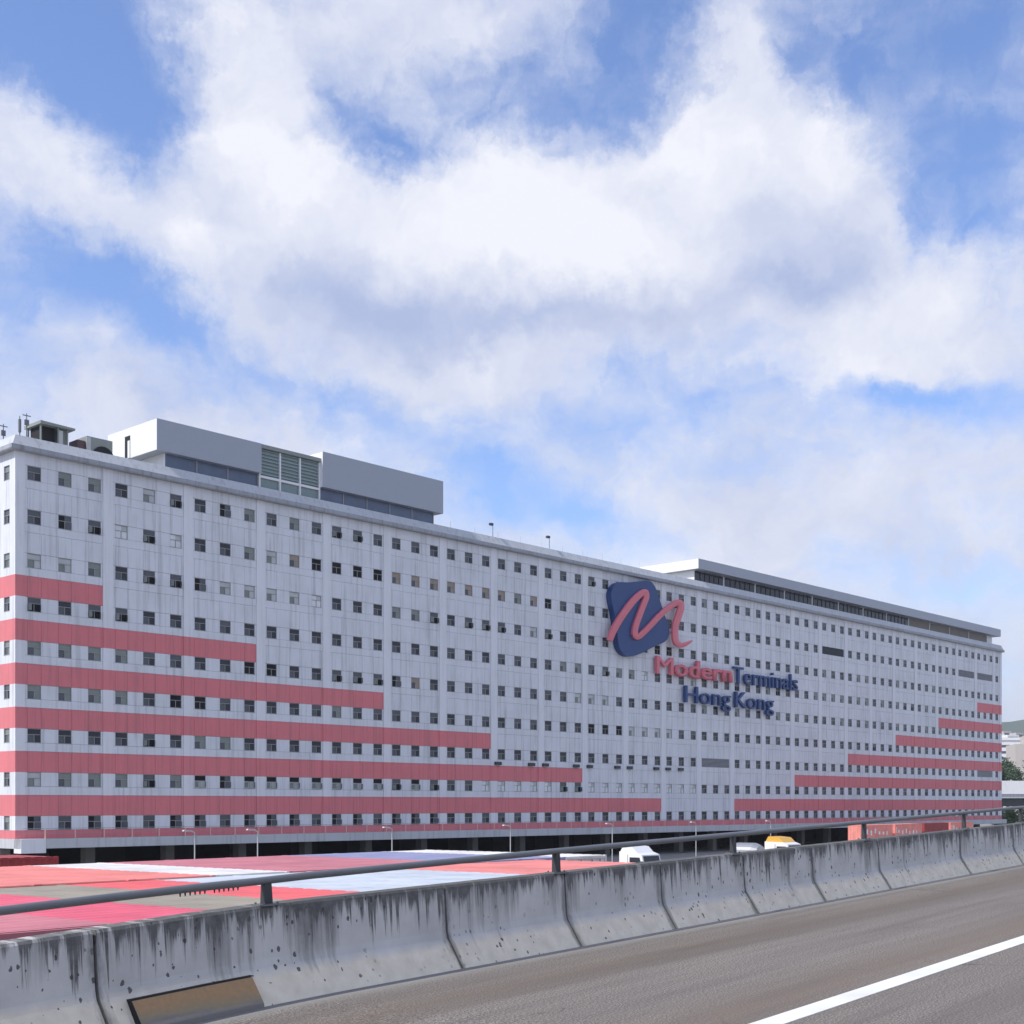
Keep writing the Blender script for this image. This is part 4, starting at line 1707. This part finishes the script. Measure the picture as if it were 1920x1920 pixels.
p = at(1872, 1388, 780)
t = thing('office_block', 'white block with dark strip windows beyond the right end of the building', 'building', (p.x, p.y, 0), R(-4))
hgt = p.z
wid = at(1919, 0, 780).x - p.x
mb = MB()
mb.box(0, wid, 0, 25, 0, hgt)
mb.build('wall', FARW, t)
mb = MB()
mb.box(-0.6, wid + 0.6, -0.6, 25.6, hgt, hgt + 1.6)
mb.build('roof', FARW, t)
for r in range(9):
    z = hgt - 4.2 - r * 3.6
    if z < 2:
        break
    mb = MB()
    mb.box(0.6, wid - 0.6, -0.05, 0.1, z, z + 1.5)
    mb.build('strip_window', G_M, t)

# blocks below the hill
random.seed(5)
for i, (px, top, d, w_) in enumerate(((1874, 1376, 1500, 12), (1889, 1371, 1600, 10), (1900, 1378, 1450, 14), (1912, 1374, 1550, 10))):
    p = at(px, top, d)
    lab = ('pale high rise at left of the far cluster below the hill', 'tallest grey high rise of the far cluster below the hill', 'wide low grey high rise of the far cluster below the hill', 'rightmost grey high rise of the far cluster below the hill')[i]
    t = thing('high_rise', lab, 'high rise', (p.x, p.y, 0), R(random.uniform(-20, 20)), 'far high rises below the hill')
    mb = MB()
    mb.box(-w_ / 2, w_ / 2, 0, 12, 0, p.z)
    mb.build('wall', FARW if i % 2 == 0 else BEIGE, t)
    for r in range(10):
        mb = MB()
        mb.box(-w_ / 2 + 1, w_ / 2 - 1, -0.1, 0.1, p.z - 5 - r * 7, p.z - 2 - r * 7)
        mb.build('strip_window', G_M, t)


def tree(px, top, d, spread, label, leafm, seed):
    random.seed(seed)
    p = at(px, top, d)
    H = p.z
    t = thing('broadleaf_tree', label, 'tree', (p.x, p.y, 0), 0, 'trees beside the viaduct')
    mb = MB()
    mb.tube((0, 0, 0), (0.1, 0, H * 0.5), H * 0.03, 8, H * 0.018)
    for k in range(5):
        a = k * 1.3
        mb.tube((0.1, 0, H * (0.35 + 0.03 * k)), (math.cos(a) * spread * 0.6, math.sin(a) * spread * 0.6, H * 0.72), H * 0.012, 6, H * 0.005)
    mb.build('trunk', BARK, t)
    mb = MB()
    clumps = [(random.gauss(0, spread * 0.42), random.gauss(0, spread * 0.42), H * random.uniform(0.45, 0.93), spread * random.uniform(0.22, 0.42)) for _ in range(26)]
    for cx, cy, cz, cr in clumps:
        for _ in range(90):
            v = Vector((random.gauss(0, 1), random.gauss(0, 1), random.gauss(0, 0.8)))
            v = v.normalized() * cr * random.uniform(0.4, 1.0)
            c = Vector((cx, cy, cz)) + v
            if c.z > H:
                continue
            a = Vector((random.gauss(0, 1), random.gauss(0, 1), random.gauss(0, 1))).normalized()
            b2 = a.orthogonal().normalized()
            s = 0.05 * spread + 0.12
            mb.quad([c - a * s, c - b2 * s * 0.6, c + a * s, c + b2 * s * 0.6])
    mb.build('crown', leafm, t)


tree(1889, 1418, 470, 7.5, 'dark leafy tree between the long building and the beige tower', LEAF, 3)
tree(1878, 1440, 455, 5.0, 'dark leafy tree half hidden by the right edge of the long building', LEAF, 4)
tree(1893, 1517, 300, 4.2, 'low mid green tree under the viaduct beside the handrail', LEAF2, 5)

# ------------------------------------------------------------------ air
hz_m = bpy.data.materials.new('pale_haze')
hz_m.use_nodes = True
hn = hz_m.node_tree.nodes
hn.clear()
ho = hn.new('ShaderNodeOutputMaterial')
hv = hn.new('ShaderNodeVolumePrincipled')
hv.inputs['Color'].default_value = (0.86, 0.92, 1.0, 1)
hv.inputs['Density'].default_value = 0.00012
hv.inputs['Anisotropy'].default_value = 0.2
hz_m.node_tree.links.new(hv.outputs[0], ho.inputs['Volume'])
mb = MB()
mb.box(-3010, 4610, -1510, 5210, -1.0, 300.0)
mb.build('haze', hz_m, kind='stuff')
